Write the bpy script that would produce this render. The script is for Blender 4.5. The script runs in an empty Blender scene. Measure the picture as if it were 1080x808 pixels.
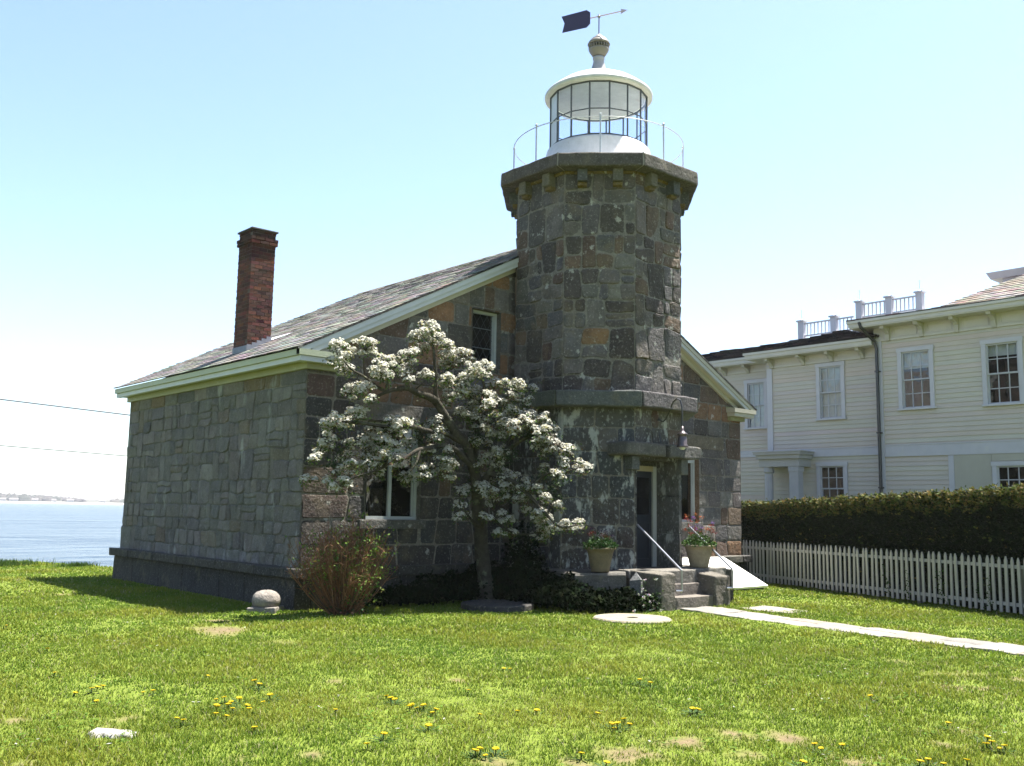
import bpy, math, random
import numpy as np
from math import radians, sin, cos, pi, atan2, sqrt
from mathutils import Vector, Matrix, noise
random.seed(7); RNG = np.random.default_rng(7)
SC = bpy.context.scene; COL = SC.collection

# tables of places in metres (x along the gable front, y towards the sea, z up)
DAND= [[-10.31, -0.25], [-10.47, -2.52], [-10.88, -4.21], [-11.04, -5.28], [-10.88, -5.23], [-10.82, -5.17], [-10.75, -5.1], [-11.0, -5.72], [-10.56, -5.58], [-10.48, -5.58], [-9.76, -5.07], [-9.58, -5.7], [-9.64, -5.89], [-10.19, -6.21], [-10.33, -6.5], [-10.15, -6.29], [-10.23, -6.52], [-10.16, -6.43], [-10.29, -6.71], [-10.04, -6.32], [-10.12, -6.61], [-10.17, -6.76], [-9.91, -6.51], [-9.81, -6.43], [-10.45, -6.77], [-10.42, -6.88], [-10.75, -6.73], [-10.76, -6.89], [-10.44, -7.4], [-9.64, -7.19], [-8.99, -6.97], [-9.06, -7.13], [-9.05, -7.18], [-9.12, -7.48], [-9.03, -7.4], [-9.09, -7.55], [-9.0, -7.52], [-9.08, -7.74], [-9.0, -7.66], [-9.41, -8.13], [-9.83, -8.16], [-10.06, -8.3], [-9.61, -8.91], [-9.55, -8.89], [-9.58, -9.0], [-9.46, -8.96], [-8.51, -8.11], [-8.36, -8.18], [-7.17, -6.4], [-7.15, -6.48], [-6.61, -7.75], [-6.65, -7.91], [-8.07, -8.57], [-8.24, -8.88], [-8.31, -8.98], [-8.24, -8.96], [-8.05, -8.85], [-8.12, -8.96], [-9.07, -9.38], [-9.14, -9.67], [-8.83, -8.01], [-8.29, -7.21], [-5.52, -9.53], [-2.37, -7.68], [-6.08, -10.48], [-6.34, -10.88], [-6.56, -10.97], [-6.46, -10.97], [-6.54, -11.06], [-6.51, -11.08], [-7.38, -10.32], [-7.54, -10.2], [-7.63, -10.3], [-8.11, -10.45], [-7.48, -10.93], [-7.33, -11.02], [-7.15, -11.09], [-7.36, -10.93], [-7.32, -8.94], [-7.29, -8.96]]
BARE= [[-8.71, -9.46, 0.4, 0.25], [-9.22, -9.41, 0.26, 0.12], [-9.58, -9.07, 0.26, 0.11], [-7.65, -9.55, 0.12, 0.24], [-7.42, -9.91, 0.21, 0.33], [-8.07, -10.01, 0.2, 0.18], [-4.18, -9.63, 0.08, 0.23], [-3.94, -9.81, 0.1, 0.23], [-6.06, -10.57, 0.08, 0.15], [-6.63, -10.72, 0.08, 0.16], [-2.99, -8.51, 0.19, 0.3], [-3.12, -9.87, 0.1, 0.32], [-11.68, -5.95, 0.1, 0.13], [-11.26, -6.73, 0.21, 0.28], [-11.04, -6.42, 0.15, 0.17], [-8.19, 4.42, 0.1, 0.29], [-7.65, -0.78, 0.24, 0.35], [-2.21, -3.76, 0.7, 0.91], [-10.76, -8.06, 0.07, 0.09], [-8.15, -9.5, 0.28, 0.11], [-8.92, -5.94, 0.11, 0.15], [-7.91, -6.53, 0.14, 0.15], [-12.0, -7.29, 0.11, 0.07], [-7.65, -10.55, 0.2, 0.13], [-10.44, -8.17, 0.09, 0.13], [-1.52, -2.13, 0.34, 0.33]]
BLOBS= [[-6.23,-1.37,3.98,0.18,0.19,1],[-5.8,-1.39,4.12,0.28,0.12,1],[-5.84,-0.88,3.87,0.12,0.12,1],[-5.16,-1.08,4.0,0.22,0.14,1],[-5.5,-1.52,3.77,0.19,0.12,1],[-5.3,-1.21,3.7,0.12,0.11,1],[-5.06,-1.17,3.93,0.14,0.12,1],[-5.0,-1.46,4.07,0.18,0.09,1],[-4.67,-0.94,3.95,0.11,0.1,1],[-5.05,-1.5,3.7,0.06,0.06,1],[-4.55,-1.25,4.57,0.22,0.13,1],[-4.27,-1.13,4.54,0.18,0.13,1],[-4.69,-1.21,4.41,0.09,0.09,1],[-4.47,-1.07,4.28,0.1,0.1,1],[-3.89,-0.94,4.41,0.15,0.15,1],[-3.67,-0.74,4.24,0.17,0.1,1],[-4.53,-1.34,3.8,0.11,0.09,1],[-3.93,-1.02,3.84,0.15,0.13,1],[-5.77,-0.97,3.46,0.18,0.11,1],[-5.73,-1.34,3.48,0.13,0.09,1],[-5.75,-1.6,3.28,0.07,0.06,1],[-3.59,-0.72,3.6,0.1,0.1,1],[-5.81,-1.33,3.07,0.21,0.09,1],[-6.13,-1.17,2.95,0.21,0.1,1],[-5.64,-0.8,3.02,0.12,0.11,1],[-6.09,-0.92,2.85,0.12,0.12,1],[-6.19,-1.03,2.66,0.12,0.12,1],[-6.11,-0.75,2.55,0.11,0.11,1],[-6.61,-1.42,2.35,0.07,0.07,1],[-6.32,-0.81,2.06,0.12,0.06,1],[-6.16,-1.11,2.02,0.07,0.06,1],[-6.12,-1.37,1.99,0.13,0.09,1],[-5.75,-1.01,2.08,0.09,0.08,1],[-5.66,-0.76,2.37,0.12,0.12,1],[-5.98,-1.41,2.27,0.09,0.07,1],[-5.79,-1.03,2.63,0.14,0.08,1],[-6.05,-1.18,2.21,0.06,0.06,1],[-5.35,-0.93,2.84,0.09,0.09,1],[-5.23,-0.95,2.75,0.19,0.14,1],[-5.31,-1.4,2.66,0.12,0.12,1],[-5.34,-0.85,2.68,0.11,0.11,1],[-5.2,-1.01,2.6,0.12,0.12,1],[-5.5,-0.99,2.39,0.15,0.12,1],[-5.47,-0.86,2.23,0.09,0.08,1],[-5.35,-1.21,2.35,0.09,0.09,1],[-5.13,-0.92,2.23,0.09,0.08,1],[-5.23,-0.81,2.47,0.09,0.09,1],[-5.42,-1.51,2.41,0.1,0.09,1],[-4.74,-0.84,2.27,0.08,0.08,1],[-5.07,-1.25,2.46,0.06,0.06,1],[-5.11,-1.17,2.95,0.14,0.11,1],[-5.1,-1.47,2.92,0.14,0.12,1],[-4.62,-0.97,2.7,0.11,0.09,1],[-5.11,-1.34,2.84,0.09,0.09,1],[-4.53,-0.82,2.16,0.14,0.1,1],[-4.54,-1.35,2.21,0.16,0.09,1],[-4.33,-1.09,2.3,0.09,0.08,1],[-4.39,-1.24,2.58,0.11,0.09,1],[-4.16,-1.05,2.74,0.11,0.11,1],[-4.32,-1.42,2.85,0.08,0.08,1],[-4.21,-1.44,2.58,0.08,0.08,1],[-4.28,-0.93,2.53,0.1,0.08,1],[-4.13,-0.92,3.03,0.13,0.11,1],[-4.14,-1.09,3.1,0.1,0.08,1],[-3.59,-0.77,3.01,0.07,0.07,1],[-4.24,-1.41,2.36,0.13,0.11,1],[-3.66,-0.83,2.48,0.1,0.1,1],[-4.07,-1.45,2.2,0.11,0.09,1],[-3.78,-0.73,2.25,0.1,0.08,1],[-4.8,-1.04,3.07,0.11,0.09,1],[-4.58,-1.05,3.06,0.11,0.09,1],[-3.62,-0.73,4.25,0.15,0.13,1],[-3.49,-0.89,4.3,0.17,0.12,1],[-3.32,-0.89,4.29,0.12,0.1,1],[-3.67,-1.64,3.99,0.26,0.13,1],[-3.49,-1.27,3.96,0.16,0.11,1],[-3.86,-1.52,3.79,0.13,0.11,1],[-3.89,-1.43,3.6,0.14,0.13,1],[-4.15,-1.41,3.77,0.09,0.09,1],[-3.04,-1.25,3.84,0.15,0.1,1],[-3.22,-1.81,3.74,0.13,0.1,1],[-3.04,-1.89,3.74,0.11,0.1,1],[-2.99,-1.73,3.58,0.13,0.08,1],[-2.72,-1.72,3.54,0.1,0.1,1],[-2.59,-1.79,3.74,0.1,0.07,1],[-3.17,-1.05,3.66,0.2,0.12,1],[-3.46,-1.6,3.54,0.11,0.1,1],[-3.45,-1.11,3.57,0.13,0.12,1],[-3.78,-0.96,3.55,0.1,0.08,1],[-3.56,-1.78,3.36,0.13,0.11,1],[-3.18,-1.07,3.41,0.15,0.13,1],[-3.13,-1.66,3.41,0.13,0.11,1],[-2.93,-1.71,3.39,0.11,0.1,1],[-2.82,-1.77,3.33,0.1,0.08,1],[-3.38,-1.0,3.33,0.13,0.12,1],[-3.65,-1.13,3.24,0.11,0.1,1],[-3.27,-1.18,3.16,0.16,0.13,1],[-3.28,-1.61,3.14,0.16,0.1,1],[-3.05,-1.63,3.2,0.1,0.1,1],[-3.07,-2.02,3.1,0.16,0.11,1],[-2.82,-1.98,3.17,0.13,0.11,1],[-2.68,-2.14,3.17,0.15,0.11,1],[-3.17,-0.9,3.19,0.13,0.08,1],[-3.28,-1.48,3.01,0.16,0.13,1],[-3.17,-1.99,3.0,0.17,0.13,1],[-2.73,-2.07,3.09,0.16,0.13,1],[-2.85,-2.26,2.91,0.19,0.13,1],[-2.48,-2.19,2.97,0.11,0.1,1],[-3.15,-1.58,2.89,0.08,0.08,1],[-3.45,-1.26,2.8,0.13,0.08,1],[-2.93,-0.95,2.8,0.08,0.08,1],[-2.73,-2.22,2.73,0.14,0.13,1],[-2.61,-2.47,2.74,0.13,0.1,1],[-2.53,-2.61,2.63,0.16,0.11,1],[-2.69,-2.18,2.62,0.08,0.06,1],[-3.33,-1.63,2.59,0.14,0.08,1],[-3.04,-1.56,2.62,0.1,0.1,1],[-2.87,-1.01,2.51,0.12,0.12,1],[-3.24,-1.18,2.44,0.1,0.1,1],[-2.99,-1.41,2.4,0.15,0.1,1],[-2.88,-1.33,2.27,0.18,0.12,1],[-2.91,-1.09,2.18,0.12,0.1,1],[-3.14,-0.96,2.19,0.07,0.07,1],[-2.84,-1.54,2.21,0.13,0.11,1],[-2.79,-1.59,2.11,0.2,0.13,1],[-2.97,-1.99,2.02,0.11,0.1,1],[-3.05,-1.59,2.1,0.13,0.11,1],[-3.4,-1.38,2.03,0.1,0.1,1],[-3.35,-1.6,1.93,0.13,0.1,1],[-3.01,-1.55,1.88,0.11,0.1,1],[-2.99,-1.87,1.83,0.18,0.06,1],[-3.09,-1.37,1.78,0.1,0.1,1],[-2.73,-1.96,1.84,0.08,0.08,1],[-2.88,-2.31,2.01,0.09,0.08,1],[-2.66,-2.24,1.84,0.1,0.1,1],[-2.58,-2.44,1.76,0.06,0.06,1],[-2.56,-2.1,2.34,0.1,0.06,1],[-2.73,-2.6,2.21,0.14,0.08,1],[-2.65,-2.63,2.4,0.06,0.06,1],[-2.32,-2.72,2.37,0.13,0.11,1],[-3.69,-1.24,1.94,0.1,0.08,1],[-3.34,-1.0,1.95,0.08,0.08,1],[-3.76,-1.3,1.7,0.1,0.06,1],[-3.85,-1.42,1.52,0.11,0.06,1],[-3.0,-0.76,1.53,0.12,0.07,1],[-3.4,-1.55,1.54,0.1,0.06,1],[-4.09,-1.47,2.41,0.09,0.09,1],[-3.14,-1.66,1.53,0.1,0.1,1],[-3.04,-1.75,1.45,0.06,0.06,1],[-3.16,-1.69,1.31,0.1,0.08,1],[-2.93,-1.68,1.23,0.11,0.06,1],[-2.6,-1.73,1.66,0.1,0.08,1],[-2.88,-2.27,1.6,0.13,0.1,1],[-2.68,-2.24,1.51,0.11,0.1,1],[-2.57,-2.1,1.4,0.1,0.1,1],[-2.51,-1.92,1.25,0.13,0.1,1],[-2.38,-1.98,1.22,0.08,0.08,1],[-2.72,-2.51,1.41,0.09,0.08,1],[-2.43,-2.49,1.39,0.14,0.1,1],[-2.16,-2.49,1.41,0.13,0.08,1],[-3.04,-2.14,2.71,0.19,0.19,0],[-2.71,-2.02,2.54,0.16,0.15,0],[-2.97,-2.09,2.2,0.16,0.11,0],[-2.4,-2.26,2.05,0.15,0.13,0],[-2.31,-2.18,1.67,0.15,0.15,0],[-2.77,-1.98,2.9,0.15,0.13,0],[-3.19,-1.95,2.58,0.14,0.13,0],[-3.3,-1.72,2.71,0.13,0.11,0],[-3.38,-1.3,2.97,0.15,0.13,0],[-3.54,-0.84,3.23,0.13,0.13,0],[-2.84,-2.27,3.58,0.1,0.08,0],[-4.46,-1.0,2.83,0.14,0.11,0],[-3.84,-1.24,2.7,0.13,0.13,0],[-3.96,-1.36,3.4,0.11,0.11,0],[-5.88,-0.97,2.48,0.15,0.12,0],[-6.16,-1.17,2.31,0.1,0.09,0],[-5.82,-1.27,2.81,0.13,0.09,0],[-3.19,-0.91,2.25,0.13,0.13,0],[-2.9,-1.82,2.41,0.15,0.13,0],[-2.56,-1.99,2.26,0.13,0.1,0],[-2.77,-1.98,2.01,0.13,0.11,0]]
BRANCH= [[[-2.74,-0.84,-0.01],[-2.83,-0.85,0.61],[-2.96,-0.88,1.27],[-3.11,-0.96,1.84],[-3.26,-1.05,2.33],[-3.48,-1.1,2.73],[-3.74,-1.1,2.95],[-3.95,-1.1,3.17],[-4.16,-1.1,3.41]],[[-4.16,-1.1,3.41],[-4.4,-1.1,3.51],[-4.77,-1.15,3.58],[-5.04,-1.2,3.54],[-5.22,-1.2,3.46],[-5.37,-1.1,3.38],[-5.41,-1.0,3.34]],[[-4.16,-1.1,3.41],[-4.19,-1.1,3.74],[-4.24,-1.1,4.12],[-4.27,-1.1,4.39],[-4.4,-1.1,4.56]],[[-5.22,-1.2,3.46],[-5.34,-1.15,3.54],[-5.53,-1.1,3.68],[-5.84,-1.05,3.82],[-5.97,-1.0,4.01]],[[-5.22,-1.2,3.46],[-5.2,-1.2,3.66],[-5.15,-1.2,3.82],[-4.93,-1.2,4.02],[-4.52,-1.15,4.18]],[[-3.26,-1.05,2.33],[-3.7,-1.2,2.58],[-4.19,-1.3,2.68],[-4.68,-1.4,2.59],[-4.95,-1.4,2.43],[-5.21,-1.3,2.32],[-5.58,-1.2,2.17],[-5.91,-1.1,2.03]],[[-3.48,-1.1,2.73],[-3.94,-1.1,2.89],[-4.51,-1.2,2.94],[-5.07,-1.2,2.94],[-5.55,-1.1,2.94],[-5.92,-1.0,2.95],[-6.16,-1.0,2.69],[-6.32,-0.95,2.4]],[[-4.68,-1.4,2.59],[-4.8,-1.5,2.38],[-4.93,-1.5,2.21]],[[-3.11,-0.96,1.84],[-3.12,-1.27,2.25],[-3.04,-1.54,2.57],[-2.87,-1.83,2.81],[-2.62,-2.15,2.98],[-2.64,-2.52,2.72],[-2.42,-2.7,2.49]],[[-3.26,-1.05,2.33],[-3.28,-1.11,2.82],[-3.23,-1.13,3.24],[-3.25,-1.25,3.64],[-3.35,-1.22,3.96],[-3.61,-1.1,4.2]],[[-3.23,-1.13,3.24],[-3.07,-1.42,3.48],[-2.8,-1.61,3.7],[-2.59,-1.79,3.71]],[[-3.12,-1.27,2.25],[-3.03,-1.66,2.17],[-2.95,-2.06,1.93],[-2.83,-2.34,1.62],[-2.71,-2.62,1.39],[-2.5,-2.8,1.4]],[[-2.96,-0.88,1.27],[-3.1,-1.27,1.52],[-3.1,-1.64,1.37],[-2.92,-1.81,1.25],[-2.76,-2.1,1.26]],[[-2.96,-0.88,1.27],[-3.46,-1.2,1.52],[-3.83,-1.4,1.67],[-3.84,-1.4,1.91]],[[-3.04,-1.54,2.57],[-2.96,-1.69,2.9],[-2.88,-1.71,3.23],[-2.8,-1.98,3.38]],[[-4.19,-1.3,2.68],[-4.54,-1.4,2.27]],[[-2.95,-2.06,1.93],[-2.79,-2.35,2.25],[-2.63,-2.52,2.25],[-2.35,-2.72,2.37]]]

# ------------------------------------------------------------------ helpers
OFF = {}
def put(o, parent=None):
    COL.objects.link(o)
    if parent is not None:
        o.parent = parent
    return o
def thing(name, label, cat, loc=(0, 0, 0), group=None):
    o = bpy.data.objects.new(name, None); COL.objects.link(o)
    o.location = loc; o['label'] = label; o['category'] = cat
    o.empty_display_size = .1
    if group: o['group'] = group
    OFF[o] = Vector(loc)
    return o
def tag(o, label, cat, group=None, kind=None):
    o['label'] = label; o['category'] = cat
    if group: o['group'] = group
    if kind: o['kind'] = kind
    return o

def mesh_obj(name, V, F, mat, parent=None, tint=None, smooth=False, origin=None):
    """V: N x 3 in world metres, F: list of index tuples or an int array (M x k)."""
    V = np.asarray(V, dtype=np.float32)
    off = OFF.get(parent, Vector((0, 0, 0))) if parent is not None else Vector(origin or (0, 0, 0))
    V = V - np.array(off, dtype=np.float32)
    me = bpy.data.meshes.new(name)
    me.vertices.add(len(V)); me.vertices.foreach_set('co', V.ravel())
    if isinstance(F, np.ndarray):
        k = F.shape[1]; n = len(F)
        loops = F.ravel().astype(np.int32); starts = np.arange(n, dtype=np.int32) * k
        tot = np.full(n, k, dtype=np.int32)
    else:
        tot = np.array([len(f) for f in F], dtype=np.int32)
        starts = np.concatenate([[0], np.cumsum(tot)[:-1]]).astype(np.int32)
        loops = np.fromiter((i for f in F for i in f), dtype=np.int32); n = len(F)
    me.loops.add(len(loops)); me.loops.foreach_set('vertex_index', loops)
    me.polygons.add(n); me.polygons.foreach_set('loop_start', starts); me.polygons.foreach_set('loop_total', tot)
    me.polygons.foreach_set('use_smooth', np.full(n, bool(smooth)))
    me.update(calc_edges=True); me.validate()
    if tint is not None:
        a = me.attributes.new('tint', 'FLOAT_COLOR', 'POINT')
        T = np.ones((len(V), 4), dtype=np.float32); T[:, :3] = np.asarray(tint, dtype=np.float32)
        a.data.foreach_set('color', T.ravel())
    for m in (mat if isinstance(mat, (list, tuple)) else [mat]): me.materials.append(m)
    o = bpy.data.objects.new(name, me)
    if parent is None: o.location = off
    OFF[o] = off
    return put(o, parent)

class MB:
    def __init__(s, col=(1, 1, 1)):
        s.v = []; s.f = []; s.c = []; s.col = col
    def vs(s, pts, col=None):
        i = len(s.v); c = col or s.col
        for p in pts: s.v.append(tuple(p)); s.c.append(c)
        return i
    def poly(s, pts, col=None):
        i = s.vs(pts, col); s.f.append(tuple(range(i, i + len(pts))))
    def box(s, a, b, M=None, col=None):
        x0, y0, z0 = a; x1, y1, z1 = b
        P = [(x0,y0,z0),(x1,y0,z0),(x1,y1,z0),(x0,y1,z0),(x0,y0,z1),(x1,y0,z1),(x1,y1,z1),(x0,y1,z1)]
        if M is not None: P = [M @ Vector(p) for p in P]
        i = s.vs(P, col)
        for f in ((0,3,2,1),(4,5,6,7),(0,1,5,4),(1,2,6,5),(2,3,7,6),(3,0,4,7)): s.f.append(tuple(i + k for k in f))
    def hexa(s, P, col=None):   # 8 corners: bottom 4 ccw, top 4 ccw
        i = s.vs(P, col)
        for f in ((0,3,2,1),(4,5,6,7),(0,1,5,4),(1,2,6,5),(2,3,7,6),(3,0,4,7)): s.f.append(tuple(i + k for k in f))
    def prism(s, poly, z0, z1, col=None, M=None):
        n = len(poly)
        P = [(x, y, z0) for x, y in poly] + [(x, y, z1) for x, y in poly]
        if M is not None: P = [M @ Vector(p) for p in P]
        i = s.vs(P, col)
        s.f.append(tuple(i + k for k in reversed(range(n)))); s.f.append(tuple(i + n + k for k in range(n)))
        for k in range(n): s.f.append((i + k, i + (k + 1) % n, i + n + (k + 1) % n, i + n + k))
    def tube(s, pts, r, n=6, col=None, caps=True):
        pts = [Vector(p) for p in pts]; rs = r if isinstance(r, (list, tuple)) else [r] * len(pts)
        rings = []; up = None
        for k, p in enumerate(pts):
            d = (pts[min(k + 1, len(pts) - 1)] - pts[max(k - 1, 0)])
            d = d.normalized() if d.length > 1e-9 else Vector((0, 0, 1))
            if up is None:
                up = d.orthogonal().normalized()
            else:
                up = (up - d * up.dot(d)); up = up.normalized() if up.length > 1e-6 else d.orthogonal().normalized()
            w = d.cross(up)
            rings.append(s.vs([p + (up * cos(2*pi*j/n) + w * sin(2*pi*j/n)) * rs[k] for j in range(n)], col))
        for a, b in zip(rings, rings[1:]):
            for j in range(n): s.f.append((a + j, a + (j + 1) % n, b + (j + 1) % n, b + j))
        if caps:
            s.f.append(tuple(rings[0] + j for j in reversed(range(n)))); s.f.append(tuple(rings[-1] + j for j in range(n)))
    def lathe(s, prof, c=(0, 0), n=32, col=None, caps=True, a0=0., jit=0):
        rings = []
        for r, z in prof:
            rings.append(s.vs([(c[0] + r * cos(a0 + 2*pi*j/n), c[1] + r * sin(a0 + 2*pi*j/n), z) for j in range(n)], col))
        for a, b in zip(rings, rings[1:]):
            for j in range(n): s.f.append((a + j, a + (j + 1) % n, b + (j + 1) % n, b + j))
        if caps:
            s.f.append(tuple(rings[0] + j for j in reversed(range(n)))); s.f.append(tuple(rings[-1] + j for j in range(n)))
    def rough(s, a, b, r=.02, amp=.01, fr=4., step=.12, M=None, col=None, seed=0., shear=None):
        """a rounded box whose faces are uneven like split stone"""
        a = Vector(a); b = Vector(b); c = (a + b) / 2; h = (b - a) / 2
        r = min(r, h.x * .9, h.y * .9, h.z * .9)
        def axis(hh):
            n = max(1, int(2 * (hh - r) / step)); L = [-hh, -hh + r * .4]
            L += [-(hh - r) + 2 * (hh - r) * k / n for k in range(n + 1)]
            return L + [hh - r * .4, hh]
        A = [axis(h.x), axis(h.y), axis(h.z)]
        def fin(p):
            core = Vector([max(-(h[k] - r), min(h[k] - r, p[k])) for k in range(3)])
            d = p - core
            if d.length > 1e-9: p = core + d.normalized() * r
            if shear: p = shear(p)
            q = c + p
            q = q + noise.noise_vector(q * fr + Vector((seed, seed * 2, 0))) * amp + noise.noise_vector(q * fr * 4) * amp * .3
            return (M @ q) if M is not None else q
        for ax in range(3):
            u, v = (ax + 1) % 3, (ax + 2) % 3
            for sg in (-1, 1):
                U, W = A[u], A[v]; P = []
                for q in W:
                    for t in U:
                        p = Vector((0, 0, 0)); p[ax] = sg * h[ax]; p[u] = t; p[v] = q; P.append(fin(p))
                i = s.vs(P, col); nu = len(U)
                for j in range(len(W) - 1):
                    for k in range(nu - 1):
                        f = (i + j*nu + k, i + j*nu + k + 1, i + (j+1)*nu + k + 1, i + (j+1)*nu + k)
                        s.f.append(f if sg > 0 else f[::-1])
    def build(s, name, mat, parent=None, smooth=False, origin=None):
        return mesh_obj(name, s.v, s.f, mat, parent, s.c, smooth, origin)

# ------------------------------------------------------------------ materials
def nt(mat): return mat.node_tree.nodes, mat.node_tree.links
def mat(name, base=(.5, .5, .5), rough=.8, layers=(), bump=(), tint=True, spec=.4, metal=0., trans=0., map_='Object', vary=None, rvar=0.):
    """layers: (scale, lo, hi, colour, strength, stretch, detail) colour patches; bump: (scale, distance, detail, stretch)"""
    m = bpy.data.materials.new(name); m.use_nodes = True; N, L = nt(m); N.clear()
    out = N.new('ShaderNodeOutputMaterial'); P = N.new('ShaderNodeBsdfPrincipled')
    tc = N.new('ShaderNodeTexCoord')
    def noi(sc, det=4., stretch=(1, 1, 1), rough_=.6):
        mp = N.new('ShaderNodeMapping'); mp.inputs['Scale'].default_value = stretch
        L.new(tc.outputs[map_], mp.inputs['Vector'])
        n = N.new('ShaderNodeTexNoise'); n.inputs['Scale'].default_value = sc; n.inputs['Detail'].default_value = det
        n.inputs['Roughness'].default_value = rough_
        L.new(mp.outputs[0], n.inputs['Vector']); return n.outputs['Fac']
    rgb = N.new('ShaderNodeRGB'); rgb.outputs[0].default_value = (*base, 1); cur = rgb.outputs[0]
    if tint:
        at = N.new('ShaderNodeAttribute'); at.attribute_name = 'tint'
        mx = N.new('ShaderNodeMix'); mx.data_type = 'RGBA'; mx.blend_type = 'MULTIPLY'; mx.inputs[0].default_value = 1
        L.new(cur, mx.inputs[6]); L.new(at.outputs['Color'], mx.inputs[7]); cur = mx.outputs[2]
    if vary:      # light and dark mottling of the material's own colour: (scale, low, high)
        f = noi(vary[0], 6., (1, 1, 1), .7)
        mr = N.new('ShaderNodeMapRange'); mr.inputs[1].default_value = .3; mr.inputs[2].default_value = .7
        mr.inputs[3].default_value = vary[1]; mr.inputs[4].default_value = vary[2]; L.new(f, mr.inputs[0])
        mx = N.new('ShaderNodeVectorMath'); mx.operation = 'SCALE'; L.new(cur, mx.inputs[0]); L.new(mr.outputs[0], mx.inputs['Scale']); cur = mx.outputs[0]
    for ly in layers:
        sc, lo, hi, c, st = ly[:5]; stretch = ly[5] if len(ly) > 5 else (1, 1, 1); det = ly[6] if len(ly) > 6 else 5.
        f = noi(sc, det, stretch)
        mr = N.new('ShaderNodeMapRange'); mr.inputs[1].default_value = lo; mr.inputs[2].default_value = hi
        mr.inputs[3].default_value = 0; mr.inputs[4].default_value = st; L.new(f, mr.inputs[0])
        mx = N.new('ShaderNodeMix'); mx.data_type = 'RGBA'; L.new(mr.outputs[0], mx.inputs[0]); L.new(cur, mx.inputs[6]); mx.inputs[7].default_value = (*c, 1); cur = mx.outputs[2]
    L.new(cur, P.inputs['Base Color'])
    P.inputs['Roughness'].default_value = rough; P.inputs['Specular IOR Level'].default_value = spec; P.inputs['Metallic'].default_value = metal
    if rvar:
        f = noi(9., 4.); mr = N.new('ShaderNodeMapRange'); mr.inputs[3].default_value = rough - rvar; mr.inputs[4].default_value = min(1, rough + rvar)
        L.new(f, mr.inputs[0]); L.new(mr.outputs[0], P.inputs['Roughness'])
    nrm = None
    for b in bump:
        sc, dist = b[:2]; det = b[2] if len(b) > 2 else 6.; stretch = b[3] if len(b) > 3 else (1, 1, 1)
        bn = N.new('ShaderNodeBump'); bn.inputs['Distance'].default_value = dist; bn.inputs['Strength'].default_value = 1
        L.new(noi(sc, det, stretch), bn.inputs['Height'])
        if nrm: L.new(nrm, bn.inputs['Normal'])
        nrm = bn.outputs[0]
    if nrm: L.new(nrm, P.inputs['Normal'])
    last = P.outputs[0]
    if trans:     # thin leaves and petals let light through
        T = N.new('ShaderNodeBsdfTranslucent'); L.new(cur, T.inputs[0]); S = N.new('ShaderNodeMixShader'); S.inputs[0].default_value = trans
        L.new(last, S.inputs[1]); L.new(T.outputs[0], S.inputs[2]); last = S.outputs[0]
    L.new(last, out.inputs[0]); m['p'] = 1
    return m

W3 = (1, 1, .35)
STONE = mat('granite', rough=.85, vary=(5., .62, 1.4), spec=.3,
            layers=[(2.2, .52, .70, (.12, .095, .062), .55), (26., .56, .70, (.30, .29, .26), .5), (5., .62, .665, (.42, .42, .38), .55, (1, 1, .8), 12.), (60., .55, .75, (.04, .04, .045), .5)],
            bump=[(14., .035, 8.), (70., .006, 4.)])
STAIN = mat('granite_limewash_stained', rough=.85, vary=(5., .6, 1.35), spec=.3,
            layers=[(2.2, .52, .70, (.09, .08, .055), .5), (4.5, .56, .62, (.40, .41, .37), .6, (1, 1, .45), 12.), (22., .56, .64, (.34, .36, .34), .45, (1, 1, .6), 8.), (2.5, .55, .7, (.05, .055, .06), .5)],
            bump=[(14., .035, 8.), (70., .006, 4.)])
SIDE = mat('granite_side', rough=.88, vary=(4., .7, 1.3), spec=.3,
           layers=[(1.3, .5, .68, (.12, .115, .09), .5), (3., .60, .70, (.34, .35, .34), .45, (1, 1, .3)), (30., .56, .7, (.26, .27, .26), .4)],
           bump=[(10., .045, 8.), (60., .007, 4.)])
SLAB = mat('cut_granite', rough=.85, vary=(6., .65, 1.3), spec=.3, layers=[(30., .56, .7, (.28, .27, .25), .4), (3., .58, .66, (.09, .08, .05), .5)],
           bump=[(12., .03, 8.), (70., .006, 4.)])
PALE = mat('weathered_flagstone', rough=.9, vary=(5., .75, 1.2), spec=.2, layers=[(20., .55, .7, (.22, .19, .14), .6)], bump=[(20., .02, 6.)])
WHITEP = mat('white_paint', rough=.5, vary=(3., .93, 1.05), spec=.4, layers=[(2.5, .6, .75, (.55, .53, .45), .35)], bump=[(40., .001, 3.)])
TRIM = mat('trim_paint', rough=.5, vary=(2., .9, 1.08), spec=.4, layers=[(5., .62, .75, (.45, .45, .36), .4)], bump=[(30., .002, 3.)])
CLAP = mat('cream_clapboard', rough=.6, vary=(1.2, .93, 1.05), spec=.3, bump=[(60., .001, 3., (1, .1, 3))])
SHING = mat('roof_shingle', rough=.9, vary=(9., .7, 1.3), spec=.25, layers=[(3., .52, .7, (.33, .318, .29), .5), (30., .55, .7, (.12, .11, .105), .5)], bump=[(30., .012, 6.), (120., .003)])
DSHING = mat('dark_shingle', rough=.9, vary=(9., .6, 1.4), spec=.25, bump=[(20., .02, 6.)])
BRICK = mat('brick', rough=.9, vary=(20., .7, 1.3), spec=.2, layers=[(8., .6, .72, (.05, .04, .04), .5)], bump=[(60., .004, 6.)])
LEAD = mat('lead_flashing', (.16, .17, .20), rough=.6, vary=(6., .8, 1.2), metal=.2)
IRON = mat('black_iron', (.015, .015, .017), rough=.35, spec=.6, vary=(20., .8, 1.3), bump=[(60., .001)])
RAILM = mat('grey_steel', (.35, .36, .38), rough=.4, metal=.3, vary=(20., .8, 1.2))
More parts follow.
